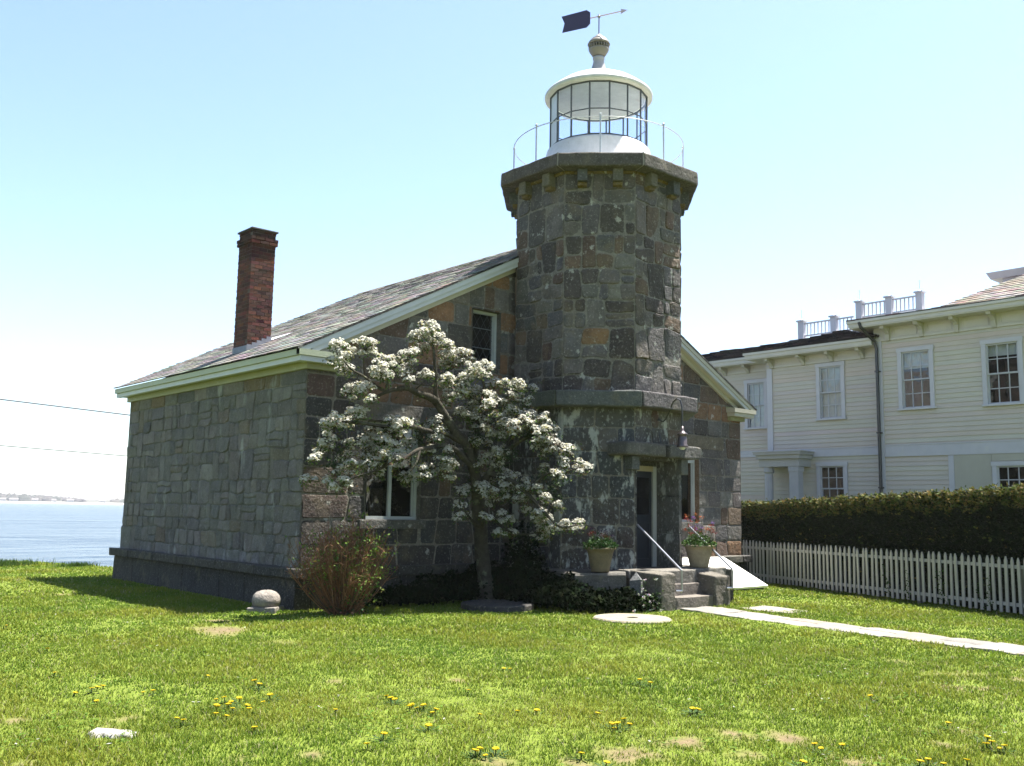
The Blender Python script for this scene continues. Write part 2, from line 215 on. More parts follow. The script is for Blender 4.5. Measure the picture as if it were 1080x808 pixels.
LANT = mat('lantern_paint', (.42, .415, .40), rough=.5, vary=(5., .85, 1.08), spec=.4, layers=[(6., .62, .72, (.32, .24, .17), .5, (1, 1, .3))])
DARKM = mat('dark_mullion', (.05, .055, .06), rough=.5, vary=(10., .8, 1.2))
DOORM = mat('door_paint', (.016, .018, .024), rough=.45, vary=(8., .8, 1.2), bump=[(30., .001)])
ROOM = mat('dark_room', (.012, .011, .010), rough=1., spec=0., tint=True)
CLOTH = mat('curtain', (.45, .45, .40), rough=.95, spec=.1, vary=(3., .8, 1.1), bump=[(14., .03, 2., (1, 1, .03))])
TERRA = mat('stone_planter', (.20, .165, .11), rough=.9, vary=(8., .7, 1.25), bump=[(14., .01), (80., .003)])
BARK = mat('bark', (.034, .030, .023), rough=.95, vary=(9., .6, 1.7), spec=.15, layers=[(7., .55, .68, (.14, .15, .10), .6)], bump=[(22., .03, 8., (1, 1, .35))])  # bark colour darkened to deepen the shade under the crown
TWIG = mat('twig', rough=.9, vary=(9., .7, 1.3), spec=.15)
LEAF = mat('leaf', rough=.65, spec=.15, trans=.3, vary=(12., .8, 1.2))
PETAL = mat('petal', rough=.7, spec=.15, trans=.4)
GRASSM = mat('grass_blade', rough=.6, spec=.15, trans=.45, vary=(.5, .85, 1.15), map_='Generated')
WIREM = mat('wire', (.03, .03, .03), rough=.7)
SOILM = mat('soil', (.05, .035, .022), rough=1., bump=[(40., .02)])
HATCHM = mat('hatch_paint', (.74, .73, .70), rough=.5, vary=(4., .92, 1.05), bump=[(3., .002, 2., (8, .2, 1))])

def glass_mat(name, tintc=(.9, .95, 1), wav=.0, base_mix=.0, k=1.0):
    m = bpy.data.materials.new(name); m.use_nodes = True; N, L = nt(m); N.clear()
    out = N.new('ShaderNodeOutputMaterial'); tr = N.new('ShaderNodeBsdfTransparent'); tr.inputs[0].default_value = (*tintc, 1)
    gl = N.new('ShaderNodeBsdfGlossy'); gl.inputs['Roughness'].default_value = .02
    # Schlick reflectance, the same from both sides of the thin pane
    ge = N.new('ShaderNodeNewGeometry'); dt = N.new('ShaderNodeVectorMath'); dt.operation = 'DOT_PRODUCT'; L.new(ge.outputs['Incoming'], dt.inputs[0]); L.new(ge.outputs['Normal'], dt.inputs[1])
    ab = N.new('ShaderNodeMath'); ab.operation = 'ABSOLUTE'; L.new(dt.outputs['Value'], ab.inputs[0])
    om = N.new('ShaderNodeMath'); om.operation = 'SUBTRACT'; om.inputs[0].default_value = 1; om.use_clamp = True; L.new(ab.outputs[0], om.inputs[1])
    pw = N.new('ShaderNodeMath'); pw.operation = 'POWER'; pw.inputs[1].default_value = 5; L.new(om.outputs[0], pw.inputs[0])
    fr = N.new('ShaderNodeMath'); fr.operation = 'MULTIPLY_ADD'; fr.inputs[1].default_value = .92; fr.inputs[2].default_value = .08; L.new(pw.outputs[0], fr.inputs[0])
    if wav:
        tc = N.new('ShaderNodeTexCoord'); n = N.new('ShaderNodeTexNoise'); n.inputs['Scale'].default_value = 2.2; L.new(tc.outputs['Object'], n.inputs['Vector'])
        b = N.new('ShaderNodeBump'); b.inputs['Distance'].default_value = wav; L.new(n.outputs[0], b.inputs['Height']); L.new(b.outputs[0], gl.inputs['Normal'])
    mul = N.new('ShaderNodeMath'); mul.operation = 'MULTIPLY_ADD'; mul.inputs[1].default_value = k; mul.inputs[2].default_value = base_mix; L.new(fr.outputs[0], mul.inputs[0])
    mx = N.new('ShaderNodeMixShader'); L.new(mul.outputs[0], mx.inputs[0]); L.new(tr.outputs[0], mx.inputs[1]); L.new(gl.outputs[0], mx.inputs[2]); L.new(mx.outputs[0], out.inputs[0])
    return m
GLASS = glass_mat('window_glass', wav=.02, base_mix=.02)
LGLASS = glass_mat('lantern_glass', (.95, .98, 1.0), base_mix=.0, k=1.)

# ------------------------------------------------------------------ masonry
def clip(poly, a, b, c):      # keep a*u + b*v <= c
    out = []; n = len(poly)
    for i in range(n):
        p, q = poly[i], poly[(i + 1) % n]
        dp, dq = a*p[0] + b*p[1] - c, a*q[0] + b*q[1] - c
        if dp <= 0: out.append(p)
        if (dp < 0 < dq) or (dq < 0 < dp):
            t = dp / (dp - dq); out.append((p[0] + (q[0]-p[0])*t, p[1] + (q[1]-p[1])*t))
    return out
def area(p): return abs(sum(p[i][0]*p[(i+1) % len(p)][1] - p[(i+1) % len(p)][0]*p[i][1] for i in range(len(p)))) / 2
def bbox(p): xs = [q[0] for q in p]; ys = [q[1] for q in p]; return min(xs), max(xs), min(ys), max(ys)
def cut_holes(polys, holes):
    for h in holes:
        res = []
        for p in polys:
            x0, x1, y0, y1 = bbox(p)
            if x1 <= h[0] or x0 >= h[1] or y1 <= h[2] or y0 >= h[3]: res.append(p); continue
            m = p
            if x0 < h[0]: res.append(clip(p, 1, 0, h[0])); m = clip(m, -1, 0, -h[0])
            if x1 > h[1]: res.append(clip(p, -1, 0, -h[1])); m = clip(m, 1, 0, h[1])
            if y0 < h[2]: res.append(clip(m, 0, 1, h[2]))
            if y1 > h[3]: res.append(clip(m, 0, -1, -h[3]))
        polys = [p for p in res if len(p) > 2 and area(p) > 4e-4]
    return polys
def layout(u0, u1, v0, v1, row, wid, wave, rng, seed, tall=.25, small=.25, wf=1.9):
    nr = max(1, round((v1 - v0) / row)); hs = [rng.uniform(.8, 1.2) for _ in range(nr)]; s = sum(hs); L = [v0]
    for h in hs: L.append(L[-1] + h * (v1 - v0) / s)
    def line(k, u):
        if k == 0: return v0
        if k == nr: return v1
        return L[k] + wave * (noise.noise((u * wf, k * 7.3 + seed, seed)) * 1.6 + .8 * noise.noise((u * wf * 3.3, k * 3.3 + seed, seed)))
    out = []; k = 0
    def emit(a, b, la, lb):
        lo = lambda u: (line(la[0], u) * (1 - la[1]) + line(la[0] + 1, u) * la[1]) if la[1] else line(la[0], u)
        hi = lambda u: (line(lb[0], u) * (1 - lb[1]) + line(lb[0] + 1, u) * lb[1]) if lb[1] else line(lb[0], u)
        n = max(1, int((b[0] - a[0]) / .13)); p = []
        for i in range(n + 1):
            u = a[0] + (b[0] - a[0]) * i / n; p.append((u, lo(u)))
        for i in range(n + 1):
            u = b[1] + (a[1] - b[1]) * i / n; p.append((u, hi(u)))
        out.append(p)
    while k < nr:
        two = k + 1 < nr
        j = (u0, u0); 
        while j[0] < u1 - 1e-6:
            r = rng.random(); st = tall if two else 0
            w = rng.uniform(*wid) * (.8 if (two and r < st) else 1)
            nu = j[0] + w
            if nu > u1 - wid[0] * .6: nx = (u1, u1)
            else:
                d = rng.uniform(-.035, .035); nx = (nu - d, nu + d)
            if two:
                if r < st: emit(j, nx, (k, 0), (k + 2, 0))
                else:
                    for kk in (k, k + 1):
                        if nx[0] - j[0] > wid[0] * 1.25 and rng.random() < .55:
                            t = rng.uniform(.35, .65); m = (j[0] + (nx[0]-j[0])*t, j[0] + (nx[0]-j[0])*t + rng.uniform(-.02, .02))
                            emit(j, m, (kk, 0), (kk + 1, 0)); emit(m, nx, (kk, 0), (kk + 1, 0))
                        elif rng.random() < small * .4:
                            t = rng.uniform(.4, .6); emit(j, nx, (kk, 0), (kk, t)); emit(j, nx, (kk, t), (kk + 1, 0))
                        else: emit(j, nx, (kk, 0), (kk + 1, 0))
            else: emit(j, nx, (k, 0), (k + 1, 0))
            j = nx
        k += 2 if two else 1
    return out
def pick(rng, pal):
    r = rng.random() * sum(w for w, _ in pal)
    for w, c in pal:
        r -= w
        if r <= 0: break
    s = rng.uniform(.82, 1.2); return tuple(x * s * k * rng.uniform(.96, 1.04) for x, k in zip(c, (1.10, 1.02, 1.04)))
GREYB = (.118, .117, .116); GREY = (.145, .138, .126); DARK = (.082, .073, .064); BROWN = (.155, .112, .078); TAN = (.27, .165, .085); RED = (.115, .075, .06); LIGHT = (.20, .195, .17)
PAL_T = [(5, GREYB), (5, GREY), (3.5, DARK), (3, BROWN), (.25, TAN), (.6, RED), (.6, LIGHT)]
PAL_L = [(3, (.062, .062, .062)), (4, (.072, .066, .057)), (2, (.045, .043, .041)), (3, (.085, .066, .05)), (1.5, (.125, .085, .053))]  # stones left of the tower, darkened to paint the shade under the tree
PAL_F = [(3, GREYB), (4, GREY), (2, DARK), (4, BROWN), (4, TAN), (.4, RED), (1, LIGHT)]  # extra tan puts the raking sun's warmth into the gable stones
PAL_S = [(5, (.175, .177, .174)), (4, (.19, .187, .177)), (1.2, (.145, .145, .143)), (.5, (.19, .165, .13)), (.4, (.22, .215, .20))]
MORT = (.27, .245, .20)
def masonry(mb, O, U, N, u0, u1, v0, v1, row=.33, wid=(.3, .6), wave=.03, pal=PAL_T, mortar=.018, proud=(.0, .01), holes=(), planes=(), seed=1, tall=.25, small=.25,
            back=.010, mort=MORT, soft=1, wf=1.9, tilt=.004):
    """stones on the plane through O with horizontal U and outward normal N; v is height; the mortar bed lies `back` behind"""
    rng = random.Random(seed); O = Vector(O); U = Vector(U); N = Vector(N); Z = Vector((0, 0, 1))
    at = lambda u, v, d: O + U * u + Z * v + N * d
    # mortar bed
    cu = sorted(set([u0, u1] + [x for h in holes for x in h[:2]])); cv = sorted(set([v0, v1] + [x for h in holes for x in h[2:4]]))
    cu = [x for x in cu if u0 <= x <= u1]; cv = [x for x in cv if v0 <= x <= v1]
    for a, b in zip(cu, cu[1:]):
        for c, d in zip(cv, cv[1:]):
            if any(a >= h[0] - 1e-6 and b <= h[1] + 1e-6 and c >= h[2] - 1e-6 and d <= h[3] + 1e-6 for h in holes): continue
            p = [(a, c), (b, c), (b, d), (a, d)]
            for pl in planes: p = clip(p, *pl) if p else p
            if len(p) > 2: mb.poly([at(x, y, -back) for x, y in p], mort)
    P = layout(u0, u1, v0, v1, row, wid, wave, rng, seed, tall, small, wf)
    P = cut_holes(P, holes)
    for pl in planes: P = [clip(p, *pl) for p in P]
    for p in P:
        if len(p) < 3 or area(p) < .003: continue
        x0, x1, y0, y1 = bbox(p); cx, cy = (x0 + x1) / 2, (y0 + y1) / 2; w, h = x1 - x0, y1 - y0
        if w < .04 or h < .04: continue
        m = mortar * rng.uniform(.5, 1.5)
        sx, sy = max(.5, 1 - m / w), max(.5, 1 - m / h)
        q = [(cx + (x - cx) * sx, cy + (y - cy) * sy) for x, y in p]
        # round the corners
        for _ in range(soft):
            r2 = []; n = len(q)
            for i in range(n):
                a, b = q[i], q[(i + 1) % n]; l = math.hypot(b[0]-a[0], b[1]-a[1])
                if l < .02: r2.append(a); continue
                t = min(.25, .035 / l)
                r2 += [(a[0] + (b[0]-a[0])*t, a[1] + (b[1]-a[1])*t), (b[0] - (b[0]-a[0])*t, b[1] - (b[1]-a[1])*t)]
                if l > .2:
                    mm = ((a[0]+b[0])/2 + rng.uniform(-.006, .006), (a[1]+b[1])/2 + rng.uniform(-.006, .006)); r2.insert(-1, mm)
            q = r2
        n = len(q); pr = rng.uniform(*proud); col = pick(rng, pal); ta, tb = rng.gauss(0, tilt) / max(w, .15), rng.gauss(0, tilt) / max(h, .15)
        def ring(s_in, d, jit):
            ww, hh = max(w, .05), max(h, .05); a, b = max(.1, 1 - 2*s_in/ww), max(.1, 1 - 2*s_in/hh)
            return mb.vs([at(cx + (x-cx)*a, cy + (y-cy)*b, d + (((x-cx)*a*ta*2 + (y-cy)*b*tb*2) if jit else 0) + rng.uniform(-jit, jit)) for x, y in q], col)
        r0 = ring(0, -back - .002, 0); r1 = ring(.002, pr - .014, .003); r2_ = ring(.016, pr - .001, .003); r3 = ring(min(w, h) * .22, pr + rng.uniform(0, .004), .0012)
        for a, b in ((r0, r1), (r1, r2_), (r2_, r3)):
            for i in range(n): mb.f.append((a + i, a + (i + 1) % n, b + (i + 1) % n, b + i))
        c_ = mb.vs([at(cx, cy, pr + rng.uniform(.001, .004))], col)
        for i in range(n): mb.f.append((r3 + i, r3 + (i + 1) % n, c_))

# ================================================================== SETTING
SUN = Vector((1.5, -.4, 4.19)).normalized(); SUN_EL = math.asin(SUN.z); SUN_AZ = atan2(SUN.x, SUN.y)
world = bpy.data.worlds.new('World'); SC.world = world; world.use_nodes = True
WN, WL = world.node_tree.nodes, world.node_tree.links; WN.clear()
wo = WN.new('ShaderNodeOutputWorld'); bg = WN.new('ShaderNodeBackground'); sky = WN.new('ShaderNodeTexSky')
sky.sky_type = 'NISHITA'; sky.sun_disc = False; sky.sun_elevation = SUN_EL; sky.sun_rotation = SUN_AZ
sky.air_density = 1.0; sky.dust_density = 1.0; sky.ozone_density = 1.7; sky.altitude = 0
WL.new(sky.outputs[0], bg.inputs[0]); bg.inputs[1].default_value = .066; WL.new(bg.outputs[0], wo.inputs[0])
sl = bpy.data.lights.new('sun', 'SUN'); sl.energy = 5.0; sl.angle = radians(.5); sl.color = (1, .96, .88)
so = bpy.data.objects.new('sun', sl); so.rotation_euler = (-SUN).to_track_quat('-Z', 'Y').to_euler(); so.location = SUN * 50; COL.objects.link(so)

CAMP = Vector((-13.909, -14.114, 1.65)); YAW, PIT, ROL = radians(48.68), radians(7.44), radians(1.04)
Fw = Vector((cos(YAW)*cos(PIT), sin(YAW)*cos(PIT), sin(PIT))); R0 = Vector((sin(YAW), -cos(YAW), 0)); U0 = R0.cross(Fw)
Rr = R0*cos(ROL) + U0*sin(ROL); Uu = -R0*sin(ROL) + U0*cos(ROL)
cd = bpy.data.cameras.new('camera'); cd.sensor_width = 36; cd.lens = 1021.8 / 1080 * 36; cd.clip_start = .1; cd.clip_end = 12000
co = bpy.data.objects.new('camera', cd); COL.objects.link(co)
Mx = Matrix((Rr, Uu, -Fw)).transposed().to_4x4(); Mx.translation = CAMP; co.matrix_world = Mx; SC.camera = co
SC.view_settings.view_transform = 'Standard'; SC.view_settings.look = 'None'; SC.view_settings.exposure = 2.25; SC.view_settings.gamma = 1
SC.render.resolution_x = 1024; SC.render.resolution_y = 766
SC.cycles.max_bounces = 10; SC.cycles.diffuse_bounces = 7; SC.cycles.transparent_max_bounces = 16; SC.cycles.volume_bounces = 3; SC.cycles.use_denoising = True

# lawn: one sheet, its seaward edge a low bank
def edge_y(x):   # where the grass ends at the bank
    if x < -6: return 15.0 + .25 * (-6 - x) * .5
    if x < -4.8: return 15.0 - (x + 6) * 3.2
    return max(9.6, 11.2 - (x + 4.8) * .25) if x < 8 else 9.6 + (x - 8) * .6
def bare_amt(x, y):
    b = 0.
    for bx, by, ra, rb in BARE:
        dx, dy = x - bx, y - by
        if abs(dx) > 1.6 or abs(dy) > 1.6: continue
        # along and across the lines of sight of these patches
        s = sqrt(dx*dx + dy*dy) / (.06 + .55 * max(ra, rb)); s += noise.noise((x * 5, y * 5, 2.)) * .6 + noise.noise((x * 14, y * 14, 2.)) * .7
        b = max(b, .85 - s)
    n = noise.noise((x * .55, y * .55, 5.3)) + .6 * noise.noise((x * 1.7, y * 1.7, 1.3))
    near = max(0., 1 - (math.hypot(x + 13.9, y + 14.1) - 6.5) / 4)
    b = max(b, (n - .70) * 1.2 + near * .1)
    return max(0., min(1., b * 1.6))
def gz(x, y):
    return .02 * noise.noise((x * .4, y * .4, 0)) + .008 * noise.noise((x * 2., y * 2., 3))
def lawn():
    V = []; T = []; F = []
    xs = np.concatenate([np.linspace(-220, -32, 8), np.linspace(-30, -16, 15), np.arange(-15.6, 6.01, .14), np.linspace(7, 30, 24), np.linspace(40, 220, 6)])
    ts = np.concatenate([np.linspace(0, .84, 9)[:-1], np.linspace(.84, 1, 200)])
    for x in xs:
        ye = edge_y(x)
        for t in ts:
            y = -200 + (ye + 200) * t; V.append((x, y, gz(x, y) if -30 < x < 30 and y > -30 else 0))
            b = bare_amt(x, y) if (-15.7 < x < 8 and -16 < y < 12) else 0
            T.append(tuple(a * (1 - b) + c * b for a, c in zip((.19, .25, .035), (.24, .18, .105))))
        for dy, z in ((.25, -.12), (.5, -.5), (.7, -1.3), (1.0, -2.6)):
            V.append((x, ye + dy, z)); T.append((.16, .14, .09))
    n = len(ts) + 4
    for i in range(len(xs) - 1):
        for j in range(n - 1): F.append((i*n + j, (i+1)*n + j, (i+1)*n + j + 1, i*n + j + 1))
    m = mat('lawn_soil', rough=1., spec=.1, vary=(9., .7, 1.3), layers=[(30., .55, .7, (.16, .14, .07), .5)], bump=[(25., .03, 6.)])
    o = mesh_obj('ground', V, F, m, tint=T); o['kind'] = 'structure'
lawn()

# path and pad areas keep clear of grass
PATHC = lambda y: -.25 + (y + 3.4) * .105     # centre line of the path
def in_path(x, y): return y < -3.38 and abs(x - PATHC(y)) < .40
DISCS = [(-2.38, -3.91, .62), (-3.1, -1.55, .66), (-11.26, -6.83, .10), (.93, -4.22, .40)]
HOUSEBOX = lambda x, y: (-6.25 < x < 6.25 and -.22 < y < 8.3) or (-2.1 < x < 1.7 and -2.9 < y < 0) or (-1.1 < x < .95 and -3.4 < y < -2.4) or (x > 11)
def grass():
    rng = RNG; parts = []
    bands = [(5.6, 9, 4200, .036, .0036), (9, 13, 2500, .038, .005), (13, 19, 1200, .04, .0078), (19, 33, 460, .042, .013)]
    V = []; T = []; 
    for r0, r1, dens, hgt, wd in bands:
        a0, a1 = YAW - radians(33), YAW + radians(33); A = (r1*r1 - r0*r0) / 2 * (a1 - a0); n = int(A * dens)
        r = np.sqrt(rng.uniform(r0*r0, r1*r1, n)); a = rng.uniform(a0, a1, n)
        x = CAMP.x + r*np.cos(a); y = CAMP.y + r*np.sin(a)
        keep = np.ones(n, bool)
        keep &= ~(((x > -6.2) & (x < 6.2) & (y > -.2) & (y < 8.2)) | ((x > -2.1) & (x < 1.7) & (y > -2.8) & (y < 0)) | ((x > -1.08) & (x < .9) & (y > -3.38) & (y < -2.4)))
        keep &= ~((y < -3.38) & (np.abs(x - (-.25 + (y + 3.4)*.105)) < .41 + .05*np.sin(y*5)))
        for dx, dy, dr in DISCS: keep &= (x-dx)**2 + (y-dy)**2 > dr*dr
        ye = np.where(x < -6, 15.0, np.where(x < -4.8, 15.0 - (x + 6)*3.2, 9.8)); keep &= y < ye
        keep &= x < 9
        # grow in tussocks: thin by noise
        x, y, r = x[keep], y[keep], r[keep]
        nb = np.array([noise.noise((float(px)*.8, float(py)*.8, 9.)) for px, py in zip(x, y)])
        n2 = np.array([noise.noise((float(px)*4., float(py)*4., 4.)) for px, py in zip(x, y)])
        ba = np.array([bare_amt(float(px), float(py)) for px, py in zip(x, y)])
        k = rng.random(len(x)) < (1.0 - .93 * np.clip(ba*1.4, 0, 1)) * np.clip(.85 + .5*n2, .35, 1)
        x, y, nb, n2, ba = x[k], y[k], nb[k], n2[k], ba[k]; n = len(x)
        yaw = rng.uniform(0, 2*pi, n); h = hgt * rng.uniform(.55, 1.35, n) * (1 + .5*nb + .45*n2) * (1 - .5*ba); w = wd * rng.uniform(.7, 1.3, n)
        lean = rng.uniform(.15, 1.0, n) * h; la = rng.uniform(0, 2*pi, n)
        z = np.zeros(n) - .004
        P0 = np.stack([x - w*np.cos(yaw), y - w*np.sin(yaw), z], 1); P1 = np.stack([x + w*np.cos(yaw), y + w*np.sin(yaw), z], 1)
        m = np.stack([x + .35*lean*np.cos(la), y + .35*lean*np.sin(la), z + .6*h], 1); wv = np.stack([.8*w*np.cos(yaw), .8*w*np.sin(yaw), 0*x], 1)
        tip = np.stack([x + lean*np.cos(la), y + lean*np.sin(la), z + h], 1)
        V.append(np.stack([P0, P1, m + wv, m - wv, tip], 1).reshape(-1, 3))
        base = np.array([.205, .315, .032]); yel = np.array([.40, .405, .055]); blu = np.array([.14, .27, .030]); dry = np.array([.50, .46, .24])
        t = np.clip(.20 + .8*nb + rng.normal(0, .28, n) + ba, 0, 1)[:, None]; u = np.clip(-.1 - .9*nb + rng.normal(0, .2, n), 0, 1)[:, None]
        c = base*(1 - t) + yel*t; c = c*(1 - u) + blu*u
        d = (rng.random(n) < .045 + .3*ba)[:, None]; c = np.where(d, dry, c); c = c * rng.uniform(.84, 1.16, n)[:, None]
        T.append(np.repeat(c, 5, axis=0))
    # broad leaved weeds and clover in loose patches
    m = 26000; r = np.sqrt(rng.uniform(5.6**2, 17**2, m)); a = rng.uniform(YAW - radians(33), YAW + radians(33), m); x = CAMP.x + r*np.cos(a); y = CAMP.y + r*np.sin(a)
    pn = np.array([noise.noise((float(p)*1.1, float(q)*1.1, 31.)) + .5*noise.noise((float(p)*4, float(q)*4, 8.)) for p, q in zip(x, y)])
    ok = (pn > .22) & ~((x > -6.3) & (y > -.3)) & ~((x > -2.4) & (y > -3.4)) & (np.abs(x - (-.25 + (y + 3.4)*.105)) > .45)
    for dx, dy, dr in DISCS: ok &= (x-dx)**2 + (y-dy)**2 > dr*dr
    x, y = x[ok], y[ok]; m = len(x); an = rng.uniform(0, 2*pi, m); L = rng.uniform(.010, .022, m); z = rng.uniform(.015, .040, m); dz = rng.uniform(-.006, .010, m)
    ux, uy = np.cos(an)*L, np.sin(an)*L; P = [np.stack([x - ux, y - uy, z], 1), np.stack([x - uy*.6, y + ux*.6, z + dz*.5], 1), np.stack([x + ux, y + uy, z + dz], 1), np.stack([x + uy*.6, y - ux*.6, z + dz*.3], 1)]
    V.append(np.stack([P[0], P[1], P[2], P[3], P[2]], 1).reshape(-1, 3)); c = np.array([.15, .29, .03]) * rng.uniform(.75, 1.3, m)[:, None]; c = np.where((rng.random(m) < .04)[:, None], np.array([.7, .7, .62]), c); T.append(np.repeat(c, 5, axis=0))
    V = np.concatenate(V); T = np.concatenate(T); n = len(V) // 5; b = np.arange(n) * 5
    # quad + triangle per blade, both written as quads/triangles in one list
    F = np.concatenate([np.stack([b, b+1, b+2], 1), np.stack([b, b+2, b+3], 1), np.stack([b+3, b+2, b+4], 1)])
    o = mesh_obj('lawn_grass', V, F, GRASSM, tint=T)
    tag(o, 'sunlit yellow green mown grass covering the ground around the lighthouse', 'grass', kind='stuff')
grass()

# flagstone path from the steps to the street
mb = MB(); rg = random.Random(5); y = -3.42
while y > -16:
    L = rg.uniform(.55, 1.05); c = PATHC(y - L/2); w = .40
    split = rg.random() < .3
    cols = [(.30, .28, .25), (.35, .33, .29), (.26, .245, .225), (.32, .28, .23)]
    M = Matrix.Translation((c, y - L/2, 0)) @ Matrix.Rotation(-.105 + rg.uniform(-.03, .03), 4, 'Z')
    if split:
        t = rg.uniform(-.1, .1)
        mb.rough((-w, -L/2 + .015, -.05), (t - .015, L/2 - .015, .022 + rg.uniform(-.006, .006)), .012, .012, M=M, col=rg.choice(cols))
        mb.rough((t + .015, -L/2 + .015, -.05), (w, L/2 - .015, .022), .012, .012, M=M, col=rg.choice(cols))
    else: mb.rough((-w + rg.uniform(-.04, .05), -L/2 + .015, -.05), (w + rg.uniform(-.12, .06), L/2 - .015, .028 + rg.uniform(-.006, .008)), .012, .02, M=M, col=rg.choice(cols))
    y -= L
mb.build('path', PALE)['kind'] = 'structure'

# sea, far shore
def sea():
    m = bpy.data.materials.new('sea_water'); m.use_nodes = True; N, L = nt(m); P = N['Principled BSDF']
    P.inputs['Base Color'].default_value = (.040, .058, .082, 1); P.inputs['Roughness'].default_value = .2; P.inputs['IOR'].default_value = 1.33; P.inputs['Specular IOR Level'].default_value = .07
    g = N.new('ShaderNodeNewGeometry'); last = None
    for sc, dist, st in ((.9, .5, (.6, 1, 1)), (.22, 1.6, (.5, 1, 1)), (.035, 5., (.5, 1, 1))):
        mp = N.new('ShaderNodeMapping'); mp.inputs['Scale'].default_value = st; L.new(g.outputs['Position'], mp.inputs['Vector'])
        n = N.new('ShaderNodeTexNoise'); n.inputs['Scale'].default_value = sc; n.inputs['Detail'].default_value = 5; L.new(mp.outputs[0], n.inputs['Vector'])
        b = N.new('ShaderNodeBump'); b.inputs['Distance'].default_value = dist; b.inputs['Strength'].default_value = 1; L.new(n.outputs[0], b.inputs['Height'])
        if last: L.new(last, b.inputs['Normal'])
        last = b.outputs[0]
    L.new(last, P.inputs['Normal'])
    V = [(-2600, 8, -1.6), (2600, 8, -1.6), (2600, 2600, -1.6), (-2600, 2600, -1.6)]
    mesh_obj('sea', V, [(0, 1, 2, 3)], m)['kind'] = 'structure'
sea()
def far_shore():
    rg = random.Random(11); D = 1480.
    V = []; F = []; T = []
    angs = np.radians(np.arange(30, 135, .12)); k = 0
    for a in angs:
        d = D + 60*noise.noise((a*5, 0, 0)); h = 6.5 + 4.5*noise.noise((a*9, 1, 0)) + 2.5*noise.noise((a*30, 2, 0)) + max(0, (math.degrees(a) - 72)) * .35
        c, s = cos(a), sin(a)
        for dd, z in ((0, -1.9), (6, -1.2), (60, 2.5), (200, h*.8), (420, h), (1000, -2)): V.append((CAMP.x + (d+dd)*c, CAMP.y + (d+dd)*s, z)); T.append((.10, .095, .07))
    n = 6
    for i in range(len(angs) - 1):
        for j in range(n - 1): F.append((i*n + j, i*n + j + 1, (i+1)*n + j + 1, (i+1)*n + j))
    mesh_obj('far_shore', V, F, mat('far_land', rough=1., vary=(.02, .7, 1.3)), tint=T)['kind'] = 'structure'
    mb = MB((.62, .57, .50))     # pale sea wall / beach strip
    for a, b in zip(angs, angs[1:]):
        p = []
        for q in (a, b):
            d = D + 60*noise.noise((q*5, 0, 0)) - 14; p.append((CAMP.x + d*cos(q), CAMP.y + d*sin(q), CAMP.x + (d+22)*cos(q), CAMP.y + (d+22)*sin(q)))
        mb.poly([(p[0][0], p[0][1], -1.75), (p[1][0], p[1][1], -1.75), (p[1][2], p[1][3], .7), (p[0][2], p[0][3], .7)])
    mb.build('beach', mat('sand', rough=1., vary=(.05, .8, 1.15)))['kind'] = 'structure'
    mb = MB()                    # bare spring woods, each crown a rough dome; far off they read as one mass
    for i in range(2600):
        a = radians(rg.uniform(32, 130)); d = D + rg.uniform(30, 260); x, y = CAMP.x + d*cos(a), CAMP.y + d*sin(a)
        dens = noise.noise((a*14, 4, 0))
        if dens < -.45: continue
        h = rg.uniform(4, 8) * (1 + .5*dens) + max(0, (math.degrees(a) - 73)) * .3; r = rg.uniform(5, 12)
        mb.col = rg.choice([(.07, .055, .05), (.08, .065, .055), (.05, .055, .035), (.085, .07, .05), (.06, .055, .045)])
        rings = []
        for q, t in enumerate((0, .4, .75, .95)):
            rings.append(mb.vs([(x + r*cos(t*pi/2)*cos(j*pi/4)*rg.uniform(.8, 1.15), y + r*cos(t*pi/2)*sin(j*pi/4)*rg.uniform(.8, 1.15), 1 + h*sin(t*pi/2)*rg.uniform(.85, 1.15)) for j in range(8)]))
        for p, q in zip(rings, rings[1:]):
            for j in range(8): mb.f.append((p+j, p+(j+1) % 8, q+(j+1) % 8, q+j))
        mb.f.append(tuple(rings[-1] + j for j in range(8)))
    tag(mb.build('far_woods', mat('far_trees', rough=1., vary=(.1, .7, 1.3))), 'bare grey brown woods along the far shore across the water', 'woods', kind='stuff')
    k = 0
    for a_, w, h in ((74.6, 8, 3), (72.9, 9, 3.2), (75.6, 11, 3), (71.3, 8, 3), (73.7, 6, 2.6), (76.1, 7, 3)):
        a = radians(a_); d = D + 12; x, y = CAMP.x + d*cos(a), CAMP.y + d*sin(a)
        t = thing('shore_house', 'tiny pale house on the far shore across the water', 'house', (x, y, 0), group='houses on the far shore')
        M = Matrix.Translation((x, y, 0)) @ Matrix.Rotation(a - pi/2, 4, 'Z')
        m2 = MB((.75, .74, .72)); m2.box((-w/2, -4, -.5), (w/2, 4, h), M); m2.build('wall', WHITEP, t)
        m2 = MB((.2, .18, .17)); m2.hexa([M @ Vector(p) for p in ((-w/2-.4, -4.4, h), (w/2+.4, -4.4, h), (w/2+.4, 4.4, h), (-w/2-.4, 4.4, h), (-w/2-.4, -.05, h+2.4), (w/2+.4, -.05, h+2.4), (w/2+.4, .05, h+2.4), (-w/2-.4, .05, h+2.4))]); m2.build('roof', DSHING, t)
far_shore()
def haze():
    mb = MB(); mb.box((-2700, -230, -4), (2700, 2700, 45)); m = bpy.data.materials.new('haze_air'); m.use_nodes = True; N, L = nt(m); N.clear()
    o = N.new('ShaderNodeOutputMaterial'); v = N.new('ShaderNodeVolumePrincipled'); v.inputs['Color'].default_value = (.955, .965, 1, 1); v.inputs['Density'].default_value = .00016; v.inputs['Anisotropy'].default_value = .3
    L.new(v.outputs[0], o.inputs['Volume']); h = mb.build('haze', m); h['kind'] = 'stuff'; h['label'] = 'pale sea haze in the air over the water'; h['category'] = 'haze'
haze()

